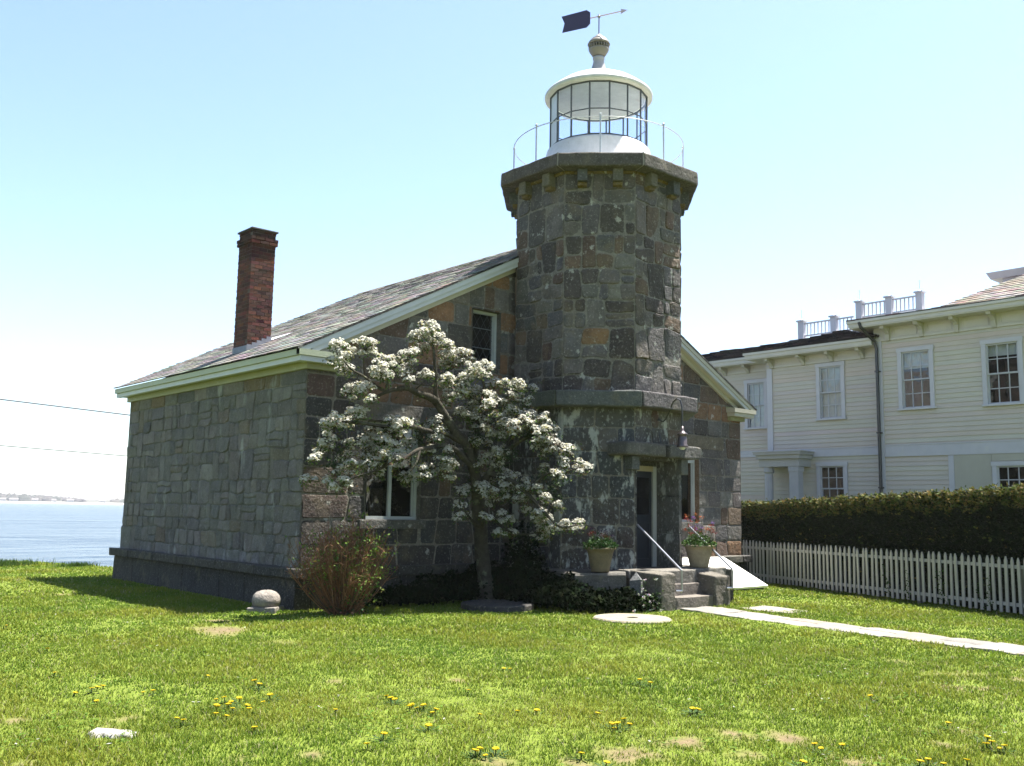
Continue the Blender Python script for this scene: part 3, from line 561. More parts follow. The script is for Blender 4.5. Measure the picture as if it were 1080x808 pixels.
# ================================================================== LIGHTHOUSE
LH = thing('stone_lighthouse', 'old grey granite lighthouse with octagonal tower, glazed lantern and low gabled keeper\'s house', 'lighthouse', (0, 0, 0))
Wd, Ln, HE = 6.0, 7.9, 3.98; SL = .507; ZR = 7.40           # half width, length, wall height, roof slope, ridge
TY = -.845; TR = 1.6                                          # tower axis and apothem
zroof = lambda x: ZR - SL * abs(x)
X, Y, Z = Vector((1, 0, 0)), Vector((0, 1, 0)), Vector((0, 0, 1))
# windows in the gable: u0,u1,v0,v1
WF = [(-4.78, -3.64, 1.44, 3.12), (3.22, 4.32, 1.44, 3.12), (-2.54, -1.84, 4.34, 5.44)]
gable = [(-SL, 1, ZR - .20), (SL, 1, ZR - .20)]
mb = MB()
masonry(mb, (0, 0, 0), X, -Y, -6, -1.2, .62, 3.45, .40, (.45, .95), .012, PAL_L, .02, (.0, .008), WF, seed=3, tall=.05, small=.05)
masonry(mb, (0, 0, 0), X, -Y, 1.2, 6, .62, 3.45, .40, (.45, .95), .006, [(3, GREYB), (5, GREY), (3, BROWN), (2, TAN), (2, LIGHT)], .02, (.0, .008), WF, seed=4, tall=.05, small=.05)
masonry(mb, (0, 0, 0), X, -Y, -6, 6, 3.45, ZR, .40, (.5, 1.0), .006, PAL_F, .022, (.0, .008), WF, gable, seed=5, tall=.0, small=.0)
# flat stone lintels and sills
for a, b, c, d in WF[:2]:
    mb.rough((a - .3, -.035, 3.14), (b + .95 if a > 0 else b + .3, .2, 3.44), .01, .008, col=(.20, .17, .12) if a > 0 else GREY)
    mb.rough((a - .12, -.05, 1.28), (b + .12, .2, 1.435), .01, .006, col=GREY)
for a, b, c, d in WF:   # reveals
    for p in (((a, c), (a, d)), ((b, d), (b, c)), ((a, d), (b, d)), ((b, c), (a, c))):
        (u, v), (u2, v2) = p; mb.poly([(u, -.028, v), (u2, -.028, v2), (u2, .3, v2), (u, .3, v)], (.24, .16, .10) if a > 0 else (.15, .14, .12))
mb.build('front_wall', STONE, LH)
mb = MB(); masonry(mb, (-6, 0, 0), -Y, -X, -Ln, 0.0, .62, HE - .32, .255, (.30, .72), .030, PAL_S, .010, (.0, .012), seed=8, tall=.25, small=.4, mort=(.15, .145, .13), back=.010, wf=3.0, tilt=.007)
masonry(mb, (-6, 0, 0), -Y, -X, -Ln, 0.0, HE - .32, HE, .32, (.5, .95), .0, [(4, (.15, .155, .15)), (3, (.20, .165, .10)), (2, LIGHT)], .014, (.0, .02), seed=9, tall=0, small=0)
mb.build('side_wall', SIDE, LH)
mb = MB(); masonry(mb, (6, 0, 0), Y, X, 0, Ln, .62, HE, .40, (.45, .9), .02, PAL_S, .012, (.0, .02), seed=12, tall=.1, small=.1)
mb.build('side_wall', SIDE, LH)
mb = MB(); masonry(mb, (0, Ln, 0), -X, Y, -6, 6, .62, ZR, .45, (.5, 1.0), .01, PAL_S, .015, (.0, .02), (), [(-SL, 1, ZR - .2), (SL, 1, ZR - .2)], seed=13, tall=0, small=0)
mb.build('rear_wall', SIDE, LH)
# plinth of long blocks, most darkened to stand for shade, with a projecting ledge
mb = MB(); rg = random.Random(2); PC = [(.055, .05, .044), (.066, .06, .05), (.047, .044, .04), (.075, .066, .052)]
def run(fn, a, b, lo, hi):
    t = a
    while t < b - .01:
        L = rg.uniform(lo, hi); e = t + L
        if e > b - .6: e = b
        fn(t, e); t = e
for zz in (0, 1):
    z0, z1, o = ((-.15, .49, .10), (.495, .655, .19))[zz]
    run(lambda a, b: mb.rough((-6 - o, a + .006, z0), (-5.8, b - .006, z1), .02, .015, col=rg.choice(PC)), -o, Ln + o, .9, 1.8)
    run(lambda a, b: mb.rough((5.8, a + .006, z0), (6 + o, b - .006, z1), .02, .015, col=rg.choice(PC)), -o, Ln + o, .9, 1.8)
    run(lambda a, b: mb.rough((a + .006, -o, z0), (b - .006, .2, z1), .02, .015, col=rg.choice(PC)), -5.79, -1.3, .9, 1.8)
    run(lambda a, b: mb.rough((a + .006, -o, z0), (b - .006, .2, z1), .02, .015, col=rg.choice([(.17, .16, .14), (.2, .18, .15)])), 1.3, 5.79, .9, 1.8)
    run(lambda a, b: mb.rough((a + .006, Ln - .2, z0), (b - .006, Ln + o, z1), .02, .015, col=rg.choice(PC)), -5.79, 5.79, .9, 1.8)
mb.build('plinth', SLAB, LH)

# roof: courses of weathered shingles
def shingle_slope(mb, E0, E1, R1, R0, rows, wid, th, cols, rg, bev=.3):
    """E0-E1 eave, R0-R1 ridge (same order)"""
    E0, E1, R0, R1 = map(Vector, (E0, E1, R0, R1)); nrm = (E1 - E0).cross(R0 - E0).normalized()
    if nrm.z < 0: nrm = -nrm
    for k in range(rows):
        t0 = k / rows; t1 = min(1.0, (k + 1.12) / rows)
        A, B = E0.lerp(R0, t0), E1.lerp(R1, t0); C, D = E1.lerp(R1, t1), E0.lerp(R0, t1)
        L = (B - A).length; n = max(1, int(L / wid)); cuts = [0.] + sorted((i + rg.uniform(-.25, .25)) / n for i in range(1, n)) + [1.]
        for a, b in zip(cuts, cuts[1:]):
            h = th * rg.uniform(.7, 1.4); dt = rg.uniform(-.08, .05) / rows
            p, q = E0.lerp(R0, t0 + (dt if k else 0)).lerp(E1.lerp(R1, t0 + (dt if k else 0)), a), E0.lerp(R0, t0 + (dt if k else 0)).lerp(E1.lerp(R1, t0 + (dt if k else 0)), b)
            r, s = D.lerp(C, b), D.lerp(C, a); c = tuple(x * rg.uniform(.8, 1.2) for x in rg.choice(cols))
            i = mb.vs([p, q, p + nrm*h, q + nrm*h, r + nrm*.002, s + nrm*.002], c)
            mb.f += [(i, i+1, i+3, i+2), (i+2, i+3, i+4, i+5)]
mb = MB(); rg = random.Random(21); RC = [(.235, .23, .215), (.27, .262, .242), (.20, .197, .19), (.295, .285, .26), (.17, .167, .163), (.25, .242, .222)]
OE, OF, OB = 6.33, -.26, Ln + .2                                 # roof outline
ze = zroof(OE)
shingle_slope(mb, (-OE, OB, ze), (-OE, OF, ze), (0, OF, ZR), (0, OB, ZR), 36, .26, .014, RC, rg)
shingle_slope(mb, (OE, OF, ze), (OE, OB, ze), (0, OB, ZR), (0, OF, ZR), 36, .26, .014, RC, rg)
mb.col = (.16, .15, .14)
for s in (-1, 1):
    mb.poly([(s*OE, OF, ze - .008), (s*OE, OB, ze - .008), (0, OB, ZR - .008), (0, OF, ZR - .008)])
    mb.poly([(s*OE, OF, ze - .03), (0, OF, ZR - .03), (0, OF, ZR + .012), (s*OE, OF, ze + .012)], (.03, .03, .03))
mb.hexa([(-.12, OF, ZR - .075), (.12, OF, ZR - .075), (.12, OB, ZR - .075), (-.12, OB, ZR - .075), (-.02, OF, ZR + .012), (.02, OF, ZR + .012), (.02, OB, ZR + .012), (-.02, OB, ZR + .012)], (.24, .225, .205))
mb.build('roof', SHING, LH)

# cornice and raking trim, painted pale green grey over white
GR = (.56, .60, .42); WH = (.74, .77, .80); YG = (.42, .42, .20); CR = (.72, .68, .55)
mb = MB()
for s in (-1, 1):
    def bx(x0, x1, y0, y1, z0, z1, c): mb.box((min(s*x0, s*x1), y0, z0), (max(s*x0, s*x1), y1, z1), col=c)
    bx(6.22, 6.30, .0215, OB - .01, ze - .115, ze - .016, GR); bx(6.17, 6.26, .0215, OB - .03, ze - .205, ze - .118, WH)
    bx(6.02, 6.168, .0215, OB - .03, ze - .19, ze - .17, YG); bx(6.0, 6.06, .0215, Ln + .06, ze - .30, ze - .192, YG)
    # short returns of the eave cornice across the gable
    e = 5.42
    bx(e, 6.30, OF + .0, .02, ze - .115, ze - .012 - .004, GR if s < 0 else CR); bx(e + .03, 6.26, OF + .03, .02, ze - .205, ze - .118, WH if s < 0 else CR)
    mb.hexa([(s*(e), OF, ze - .016), (s*6.3, OF, ze - .016), (s*6.3, .0, ze - .016), (s*e, .0, ze - .016), (s*e, -.02, ze + .03), (s*6.1, -.02, ze + .03), (s*6.1, .0, ze + .03), (s*e, .0, ze + .03)], GR)
    bx(e + .05, 6.062, -.09, .02, ze - .30, ze - .207, YG)
    # rakes
    def rk(y0, y1, d0, d1, x_end, c):
        P = [(s*x_end, y0, zroof(x_end) - d1), (0, y0, ZR - d1), (0, y1, ZR - d1), (s*x_end, y1, zroof(x_end) - d1),
             (s*x_end, y0, zroof(x_end) - d0), (0, y0, ZR - d0), (0, y1, ZR - d0), (s*x_end, y1, zroof(x_end) - d0)]
        mb.hexa(P, c)
    rk(OF + .012, -.16, .032, .125, 6.30, WH if s < 0 else CR); rk(OF + .035, -.165, .127, .215, 6.05, WH)
    rk(-.162, -.0, .20, .213, 5.95, CR); rk(-.07, .0, .215, .32, 5.8, CR)
mb.build('cornice', TRIM, LH)

# chimney of real bricks
mb = MB(); rg = random.Random(31); cx0, cx1, cy0, cy1 = -5.50, -4.99, 3.3, 3.88; zz = 4.35; k = 0; top = 7.08
BC = [(.17, .066, .048), (.14, .054, .042), (.20, .082, .055), (.10, .046, .04), (.15, .07, .055)]
while zz < top:
    cap = zz > top - .30 and zz < top - .18; ex = .035 if cap else (.0)
    a0, a1, b0, b1 = cx0 - ex, cx1 + ex, cy0 - ex, cy1 + ex
    soot = .55 if zz > top - .6 else 1
    def br(x0, x1, y0, y1):
        j = rg.uniform(-.004, .004); c = tuple(v * soot * rg.uniform(.8, 1.2) for v in rg.choice(BC)); mb.box((x0 + j, y0 + j, zz), (x1 + j, y1 + j, zz + .062), col=c)
    n = 3; L = (a1 - a0) / n; sh = (L / 2) * (k % 2)
    for y0 in (b0, b1 - .1):
        x = a0 - sh
        while x < a1 - .02:
            p, q = max(a0, x + .005), min(a1, x + L - .005)
            if q - p > .03: br(p, q, y0, y0 + .1)
            x += L
    L = (b1 - b0) / n
    for x0 in (a0, a1 - .1):
        y = b0 - (L/2) * ((k + 1) % 2)
        while y < b1 - .02:
            p, q = max(b0 + .102, y + .005), min(b1 - .102, y + L - .005)
            if q - p > .03: br(x0, x0 + .1, p, q)
            y += L
    zz += .072; k += 1
mb.box((cx0 + .008, cy0 + .008, 4.3), (cx1 - .008, cy1 - .008, top - .02), col=(.20, .17, .15))
ch = mb.build('chimney', BRICK, LH)
mb = MB((.09, .085, .08)); mb.rough((cx0 - .035, cy0 - .035, top - .01), (cx1 + .035, cy1 + .035, top + .025), .008, .004); mb.build('chimney_cap', SLAB, ch)
mb = MB((1, 1, 1))
zr_ = zroof
for i in range(5):   # stepped flashing
    x0 = cx0 + (cx1 - cx0) * i / 5; x1 = cx0 + (cx1 - cx0) * (i + 1) / 5
    mb.box((x0, cy0 - .012, zroof(x0) - .1), (x1, cy0 - .004, zroof(x1) + .09)); mb.box((x0, cy1 + .004, zroof(x0) - .1), (x1, cy1 + .012, zroof(x1) + .09))
mb.box((cx0 - .012, cy0 - .012, zroof(cx0) - .1), (cx0 - .004, cy1 + .012, zroof(cx0) + .12))
mb.poly([(cx1, cy0 - .1, zroof(cx1) + .03), (cx1 + .4, cy0 - .1, zroof(cx1 + .4) + .015), (cx1 + .4, cy1 + .1, zroof(cx1 + .4) + .015), (cx1, cy1 + .1, zroof(cx1) + .03)], (3.2, 3.1, 3.))  # bright tint paints the sun's reflection on this sheet of flashing
mb.build('flashing', LEAD, ch)

# --- casement windows of the stone house
def house_window(a, b, c, d, mull, transom, diamonds=False):
    fr = MB((.62, .66, .66)); y0, y1 = .10, .16; t = .055
    fr.box((a, y0, c), (a + t, y1, d)); fr.box((b - t, y0, c), (b, y1, d)); fr.box((a + t, y0, c), (b - t, y1, c + t)); fr.box((a + t, y0, d - t), (b - t, y1, d))
    if mull: fr.box(((a+b)/2 - .03, y0 + .005, c + t), ((a+b)/2 + .03, y1 - .005, (transom or d) - .001))
    if transom: fr.box((a + t, y0 + .004, transom), (b - t, y1 - .004, transom + .07))
    # inner sash lines
    fr.box((a + t + .012, y0 + .02, c + t + .01), (a + t + .035, y1 - .01, d - t - .01)); fr.box((b - t - .035, y0 + .02, c + t + .01), (b - t - .012, y1 - .01, d - t - .01))
    w = fr.build('window', TRIM, LH)
    p = MB(); p.poly([(a + .03, .145, c + .03), (b - .03, .145, c + .03), (b - .03, .145, d - .03), (a + .03, .145, d - .03)]); p.build('pane', GLASS, w)
    r = MB((1, 1, 1)); e = 1.2
    r.poly([(a, e, c), (b, e, c), (b, e, d), (a, e, d)]); r.poly([(a, .3, c), (a, e, c), (a, e, d), (a, .3, d)]); r.poly([(b, .3, c), (b, e, c), (b, e, d), (b, .3, d)])
    r.poly([(a, .3, c), (b, .3, c), (b, e, c), (a, e, c)], (3, 2.5, 2)); r.poly([(a, .3, d), (b, .3, d), (b, e, d), (a, e, d)])
    for (x, z, sx, sz, col) in ((.2, .1, .2, .35, (5, 3.4, 2.2)), (.62, .05, .25, .5, (4, 3.4, 3))): r.box((a + x*(b-a), .9, c + z), (a + x*(b-a) + sx, 1.0, c + z + sz), col=col)
    r.build('interior', ROOM, w)
    if diamonds:
        l = MB((1, 1, 1)); s = .17; k = -20
        for sg in (-1, 1):
            for k in range(-12, 14):
                pts = []
                u0_, u1_, v0_, v1_ = a + .06, b - .06, c + .06, d - .06; cx = u0_ + k * s
                # line: (u - cx) = sg * .62 * (v - v0)
                seg = []
                for v in np.linspace(v0_, v1_, 60):
                    u = cx + sg * .62 * (v - v0_)
                    if u0_ <= u <= u1_: seg.append((u, v))
                if len(seg) > 1: l.tube([(seg[0][0], .138, seg[0][1]), (seg[-1][0], .138, seg[-1][1])], .004, 4, caps=False)
        for v in (c + .38, c + .76): l.box((a + .06, .132, v), (b - .06, .142, v + .012), col=(3, 3, 3))
        l.build('leading', DARKM, w)
        q = MB((60, 14, 4)); q.lathe([(.01, 4.95), (.05, 4.98), (.06, 5.03), (.04, 5.09), (.01, 5.12)], (a + .22, .45), 12); q.build('ornament', ROOM, w, True)
house_window(*WF[0], True, 2.62); house_window(*WF[1], True, 2.80); house_window(*WF[2], False, None, True)

# ---------------- tower
def facet(k):      # outward normal angle k*45 deg
    a = radians(45 * k); N = Vector((cos(a), sin(a), 0)); U = Vector((-sin(a), cos(a), 0)); O = Vector((0, TY, 0)) + N * TR
    return O, U, N
HW = TR * math.tan(pi / 8)
mb = MB(); lo = MB()
for k in range(8):
    O, U, N = facet(k)
    masonry(mb, O - N*.0, U, N, -HW + .001, HW - .001, 3.80, 8.0, .31, (.30, .64), .040, PAL_T, .022, (.0, .014), seed=40 + k, tall=.36, small=.16, mort=(.27, .25, .215), wf=2.6, tilt=.010)
    if k == 6: masonry(lo, O, U, N, -HW + .001, HW - .001, 2.9, 3.55, .33, (.35, .6), .01, PAL_T, .016, (.0, .008), seed=60 + k, tall=0, small=0)
    else: masonry(lo, O, U, N, -HW + .001, HW - .001, .60, 3.55, .40, (.34, .7), .018, [(5, (.075, .082, .088)), (4, (.088, .09, .088)), (2, DARK), (1, GREY)], .016, (.0, .010), seed=60 + k, tall=.12, small=.08)  # lower tower stones darkened further to stand for shade
# doorway: stone jambs and head
for s in (-1, 1):
    a0, a1 = sorted((s*.60, s*.655)); 
    for z0, z1 in ((.60, 1.25), (1.26, 1.95), (1.96, 2.62)): lo.rough((a0, TY - TR + .01, z0), (a1 + (.0), TY - TR + .62, z1), .01, .006, col=(.16, .155, .14) if s > 0 else DARK)
lo.box((-.655, TY - TR + .62, 2.50), (.655, TY - TR + .72, 2.62), col=GREY); lo.box((-.655, TY - TR + .05, 2.60), (.655, TY - TR + .7, 2.66), col=DARK)
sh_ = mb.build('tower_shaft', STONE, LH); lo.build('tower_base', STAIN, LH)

def oct_band(mb, ap0, ap1, z0, z1, col, amp=.012, r=.03, split=1, seed=0):
    """eight mitred stones; ap0 inner apothem, ap1 outer apothem"""
    for k in range(8):
        a = radians(45 * k); M = Matrix.Translation((0, TY, 0)) @ Matrix.Rotation(a, 4, 'Z')
        hw = ap1 * math.tan(pi/8) - .006; cxm = (ap0 + ap1) / 2
        def sh(p, cxm=cxm): return Vector((p.x, p.y * (cxm + p.x) / ap1, p.z))
        c = tuple(v * random.uniform(.85, 1.15) for v in col)
        mb.rough((ap0, -hw, z0), (ap1, hw, z1), r, amp, step=.14, M=M, col=c, shear=sh, seed=k)
mb = MB(); oct_band(mb, 1.35, 1.90, 3.52, 3.81, (.135, .128, .112), .016, .03)
mb.build('string_course', SLAB, LH)
mb = MB(); oct_band(mb, .9, 1.93, 7.98, 8.25, (.115, .105, .095), .014, .035)
# pale mortar in the joints of the crown
for k in range(8):
    a = radians(45*k + 22.5); M = Matrix.Translation((0, TY, 0)) @ Matrix.Rotation(a, 4, 'Z'); rr = 1.93 / cos(pi/8)
    mb.box((1.4, -.012, 7.99), (rr - .015, .012, 8.243), M, (.36, .33, .28))
mb.build('tower_crown', SLAB, LH)
for k in range(8):
    a = radians(45*k); M = Matrix.Translation((0, TY, 0)) @ Matrix.Rotation(a, 4, 'Z')
    for u in (-.33, .33):
        mb = MB(random.choice([(.17, .16, .13), (.20, .18, .13), (.12, .125, .13)])); mb.rough((1.58, u - .095, 7.735 + random.uniform(-.02, .02)), (1.79, u + .095, 7.985), .015, .008, M=M)
        mb.rough((1.58, u - .09, 7.67), (1.72, u + .09, 7.745), .015, .008, M=M, col=(.20, .14, .04)); mb.build('corbel', SLAB, LH)
mb = MB()
for k in range(8):
    a = radians(45*k); M = Matrix.Translation((0, TY, 0)) @ Matrix.Rotation(a, 4, 'Z')
    mb.box((1.6, -.66, 7.93), (1.645, .66, 7.978), M, (.24, .17, .05))
mb.build('mortar_bed', STONE, LH)
# door head stones
mb = MB(); f = TY - TR
mb.rough((-1.04, f - .17, 2.655), (.02, f + .35, 2.90), .05, .012, col=(.13, .122, .105))
mb.rough((.14, f - .17, 2.655), (1.04, f + .35, 2.89), .03, .014, col=(.13, .125, .115))
mb.rough((.0, f - .05, 2.66), (.16, f + .3, 2.88), .02, .01, col=(.035, .033, .03))
mb.rough((-.80, f - .06, 2.40), (-.60, f + .12, 2.65), .015, .006, col=(.12, .125, .12)); mb.rough((.60, f - .05, 2.36), (.80, f + .12, 2.65), .015, .006, col=(.16, .165, .155))
mb.build('door_lintel', SLAB, LH)
# door
mb = MB(); yd = f + .56
mb.box((-.60, yd, .60), (-.50, yd + .08, 2.52), col=(.6, .58, .5)); mb.box((.50, yd, .60), (.60, yd + .08, 2.52), col=(.66, .66, .62)); mb.box((-.5, yd, 2.42), (.5, yd + .08, 2.52), col=(.6, .5, .3))
dfm = mb.build('door_frame', TRIM, LH)
mb = MB(); mb.box((-.498, yd + .04, .62), (.498, yd + .07, 2.418))
for x0, x1 in ((-.42, -.05), (.05, .42)):
    for z0, z1 in ((.75, 1.45),): 
        for q in ((x0, z0, x1, z0 + .03), (x0, z1 - .03, x1, z1), (x0, z0 + .03, x0 + .03, z1 - .03), (x1 - .03, z0 + .03, x1, z1 - .03)): mb.box((q[0], yd + .025, q[1]), (q[2], yd + .04, q[3]))
dr = mb.build('door', DOORM, LH)
mb = MB((1, 1, 1)); mb.box((-.42, yd + .03, 1.6), (.42, yd + .038, 2.3)); mb.build('glazing', mat('dark_glass', (.006, .006, .008), rough=.08, spec=.6), dr)
mb = MB(); mb.tube([(-.40, yd + .04, 1.5), (-.40, yd - .03, 1.5)], .012, 6); mb.tube([(-.40, yd - .03, 1.5), (-.30, yd - .03, 1.5)], .01, 6); mb.build('handle', IRON, dr)

# lantern
CEIL = mat('cream_enamel', (.94, .91, .83), rough=.6, vary=(5., .94, 1.03)); LC = (0.0, TY)
mb = MB(); mb.lathe([(1.76, 8.20), (1.76, 8.266), (1.21, 8.275)], LC, 48); mb.build('gallery_deck', CEIL, LH)  # deck kept pale to bounce sunlight up onto the lantern ceiling
mb = MB(); mb.lathe([(1.23, 8.268), (1.20, 8.30), (1.14, 8.50), (1.09, 8.75), (1.06, 8.92), (1.03, 8.95), (.98, 8.955)], LC, 64)
mb.build('lantern_base', mat('lantern_base_paint', (.42, .42, .45), rough=.45, vary=(5., .85, 1.1), layers=[(8., .64, .7, (.3, .2, .12), .4, (1, 1, .3))]), LH, False)
GZ0, GZ1, GR_ = 8.955, 10.08, 1.0
ca = [radians(225 + 11.25 + 22.5*k) for k in range(16)]
pt = lambda a, r, z: (LC[0] + r*cos(a), LC[1] + r*sin(a), z)
lm = MB((1, 1, 1)); gp = MB()
OPQ = {12}
for k, a in enumerate(ca):
    b = ca[(k + 1) % 16]
    lm.tube([pt(a, GR_, GZ0), pt(a, GR_, GZ1)], .017, 4)
    for z, r in ((GZ0 + .02, .02), (GZ1 - .02, .02), (9.50, .012)): lm.tube([pt(a, GR_, z), pt(b, GR_, z)], r, 4)
    if k not in OPQ: gp.poly([pt(a, GR_ - .005, GZ0), pt(b, GR_ - .005, GZ0), pt(b, GR_ - .005, GZ1), pt(a, GR_ - .005, GZ1)])
lr = lm.build('lantern_frame', DARKM, LH); mb = MB(); mb.lathe([(.97, 8.957), (.01, 8.965)], LC, 48, caps=False); mb.build('lantern_bounce_floor', CEIL, lr); gp.build('lantern_glazing', LGLASS, lr)  # the floor disc is added, pale to throw light onto the ceiling
for k in OPQ:
    mb = MB((.85, .9, 1.0)); a, b = ca[k], ca[(k + 1) % 16]; mb.hexa([pt(a, .975, GZ0), pt(b, .975, GZ0), pt(b, .99, GZ0), pt(a, .99, GZ0), pt(a, .975, GZ1), pt(b, .975, GZ1), pt(b, .99, GZ1), pt(a, .99, GZ1)]); mb.build('lantern_panel', WHITEP, lr)
mb = MB(); mb.lathe([(.96, 10.06), (.90, 10.14), (.6, 10.36), (.25, 10.46), (.01, 10.48)], LC, 48, caps=False, col=(1, 1, 1)); 
mb.build('lantern_ceiling', CEIL, lr, True)
mb = MB(); mb.lathe([(.16, 10.16), (.16, 10.44), (.02, 10.45)], LC, 20); mb.lathe([(.30, 10.10), (.31, 10.13), (.16, 10.17)], LC, 20); mb.build('ceiling_vent', LEAD, lr, True)
mb = MB(); mb.lathe([(.97, 10.07), (1.085, 10.07), (1.11, 10.09), (1.115, 10.14), (1.09, 10.18), (1.05, 10.20), (.98, 10.27), (.80, 10.40), (.55, 10.53), (.3, 10.62), (.15, 10.66)], LC, 64)
rf = mb.build('lantern_roof', LANT, LH, True)
mb = MB((.6, .6, .7)); mb.lathe([(.19, 10.62), (.165, 10.72), (.13, 10.86), (.105, 10.96), (.12, 10.97), (.125, 11.02), (.10, 11.03)], LC, 32); mb.build('vent_pipe', LANT, rf, True)
mb = MB((.36, .32, .29)); mb.lathe([(.11, 11.03), (.15, 11.08), (.20, 11.16), (.215, 11.20), (.20, 11.21), (.15, 11.215)], LC, 32); mb.lathe([(.15, 11.29), (.23, 11.295), (.235, 11.31), (.21, 11.36), (.15, 11.43), (.08, 11.48), (.05, 11.52), (.02, 11.54)], LC, 32)
for j in range(24):
    a = 2*pi*j/24; M = Matrix.Translation((LC[0], LC[1], 0)) @ Matrix.Rotation(a, 4, 'Z'); mb.box((.19, -.012, 11.20), (.215, .012, 11.30), M)
mb.lathe([(.15, 11.2), (.15, 11.3)], LC, 24, col=(.05, .05, .05)); mb.build('ball_vent', LANT, rf, True)
# wind vane
va = radians(-68); vd = Vector((cos(va), sin(va), 0)); C0 = Vector((LC[0], LC[1], 0))
mb = MB(); mb.tube([C0 + Z*11.52, C0 + Z*11.98], .014, 8); mb.lathe([(.02, 11.90), (.035, 11.93), (.02, 11.97)], LC, 10); vn = mb.build('weather_vane', mat('vane_iron', (.22, .2, .22), rough=.4, metal=.5), LH)
mb = MB(); mb.tube([C0 + vd*-.62 + Z*11.94, C0 + vd*.52 + Z*11.94], .013, 8)
M = Matrix.Translation(C0 + Z*11.94) @ Matrix.Rotation(va, 4, 'Z') @ Matrix.Rotation(pi/2, 4, 'X')
mb.prism([(.48, -.055), (.62, 0), (.48, .055), (.50, 0)], -.008, .008, M=M); mb.build('arrow', mat('arrow_metal', (.45, .35, .38), rough=.4, metal=.4), vn)
mb = MB(); mb.prism([(-.85, .17), (-.78, 0), (-.83, -.20), (-.27, -.20), (-.19, -.13), (-.19, .12), (-.27, .19)], .014, .022, M=M); mb.build('tail', mat('tail_paint', (.022, .015, .05), rough=.4), vn)
# gallery rail
mb = MB(); n = 64
mb.tube([pt(2*pi*j/n, 1.73, 9.02) for j in range(n + 1)], .010, 6, caps=False)
gr = mb.build('gallery_rail', RAILM, LH)
for k in range(8):
    mb = MB(); a = radians(45*k); mb.tube([pt(a, 1.73, 8.22), pt(a, 1.73, 9.04)], .016, 8); mb.lathe([(.012, 9.03), (.026, 9.045), (.026, 9.07), (.01, 9.085)], pt(a, 1.73, 0)[:2], 10); mb.build('baluster', RAILM, gr)

# bracket lamp over the door
mb = MB(); f = TY - TR
mb.tube([(0, f + .02, 3.40), (0, f - .04, 3.34), (0, f - .10, 3.31), (0, f - .17, 3.36), (0, f - .26, 3.50), (0, f - .34, 3.66), (0, f - .43, 3.72), (0, f - .51, 3.68), (0, f - .545, 3.56), (0, f - .55, 3.40), (0, f - .55, 3.14)], .014, 8)
mb.tube([(0, f, 3.13), (0, f - .03, 3.02), (0, f - .05, 2.92)], .012, 6)
mb.lathe([(.05, 3.33), (.05, 3.36)], (0, f - .0), 12)
bl = mb.build('lamp_bracket', IRON, LH)
mb = MB(); c = (0, f - .55); mb.lathe([(.02, 3.20), (.03, 3.14), (.05, 3.10), (.095, 3.07), (.10, 3.05), (.075, 3.04), (.075, 3.0), (.085, 2.99), (.085, 2.88), (.10, 2.86), (.11, 2.83), (.105, 2.82), (.06, 2.82)], c, 24); mb.build('lamp_housing', mat('lamp_metal', (.10, .08, .08), rough=.35, metal=.6), bl, True)
mb = MB(); mb.lathe([(.05, 2.84), (.055, 2.80), (.03, 2.78)], c, 16); mb.build('lamp_glass', mat('frosted', (.5, .5, .48), rough=.3), bl, True)

# tower plinth and landing
def rough_prism(mb, poly, z0, z1, col, amp=.02, step=.25, top=None):
    P = []; n = len(poly)
    for i in range(n):
        a, b = Vector(poly[i]), Vector(poly[(i+1) % n]); m = max(1, int((b - a).length / step))
        for k in range(m): P.append(a.lerp(b, k/m))
    rows = [z0, (z0+z1)/2, z1 - .03, z1]; R = []
    for j, z in enumerate(rows):
        ring = []
        for p in P:
            q = Vector((p.x, p.y, z)); q += noise.noise_vector(q * 2.5) * amp
            if j == 3: cc = Vector((sum(t.x for t in P)/len(P), sum(t.y for t in P)/len(P), z)); q = q.lerp(cc, .012); q.z = z + noise.noise(q*2)*.008
            ring.append(q)
        R.append(mb.vs(ring, col))
    N_ = len(P)
    for a, b in zip(R, R[1:]):
        for i in range(N_): mb.f.append((a+i, a+(i+1) % N_, b+(i+1) % N_, b+i))
    mb.f.append(tuple(R[-1]+i for i in range(N_)))
mb = MB(); rough_prism(mb, [(-1.9, .05), (-1.9, -1.2), (-2.3, -2.58), (-1.5, -2.98), (-1.1, -2.62), (1.1, -2.62), (1.42, -3.05), (1.62, -2.2), (2.0, -1.2), (2.0, .05)], -.1, .62, (.125, .115, .098))
mb.build('tower_plinth', SLAB, LH)
ST = thing('entrance_steps', 'two granite steps between rough stone cheek blocks with iron handrails at the tower door', 'steps', (-.12, -3.0, 0))
mb = MB(); mb.rough((-.67, -2.98, .36), (.43, -2.45, .635), .02, .01, col=(.22, .20, .17)); mb.rough((-1.12, -2.72, .50), (-.62, -2.40, .645), .02, .01, col=(.24, .22, .19)); mb.rough((.40, -2.95, .50), (1.36, -2.46, .650), .03, .02, col=(.26, .24, .21)); mb.build('landing', SLAB, ST)
mb = MB(); mb.rough((-.66, -3.33, -.1), (.43, -2.9, .205), .012, .008, col=(.22, .19, .16)); mb.build('step', SLAB, ST)
mb = MB(); mb.rough((-.66, -3.06, .1), (.43, -2.7, .405), .012, .008, col=(.20, .17, .145)); mb.build('step', SLAB, ST)
def cheek(x0, x1, zf, zb):
    mb = MB(); c = Vector(((x0+x1)/2, -2.95, .25))
    def sh(p): 
        t = (p.z + .3) / .62; zt = zf + (zb - zf) * (p.y + .42) / .84
        return Vector((p.x, p.y, -.32 + (p.z + .32) * (zt + .05) / .6)) 
    mb.rough((x0, -3.38, -.05), (x1, -2.5, .57), .035, .02, col=(.17, .15, .12), shear=sh, seed=x0); mb.build('cheek_block', SLAB, ST)
cheek(-1.08, -.67, .60, .63); cheek(.43, .88, .52, .64)
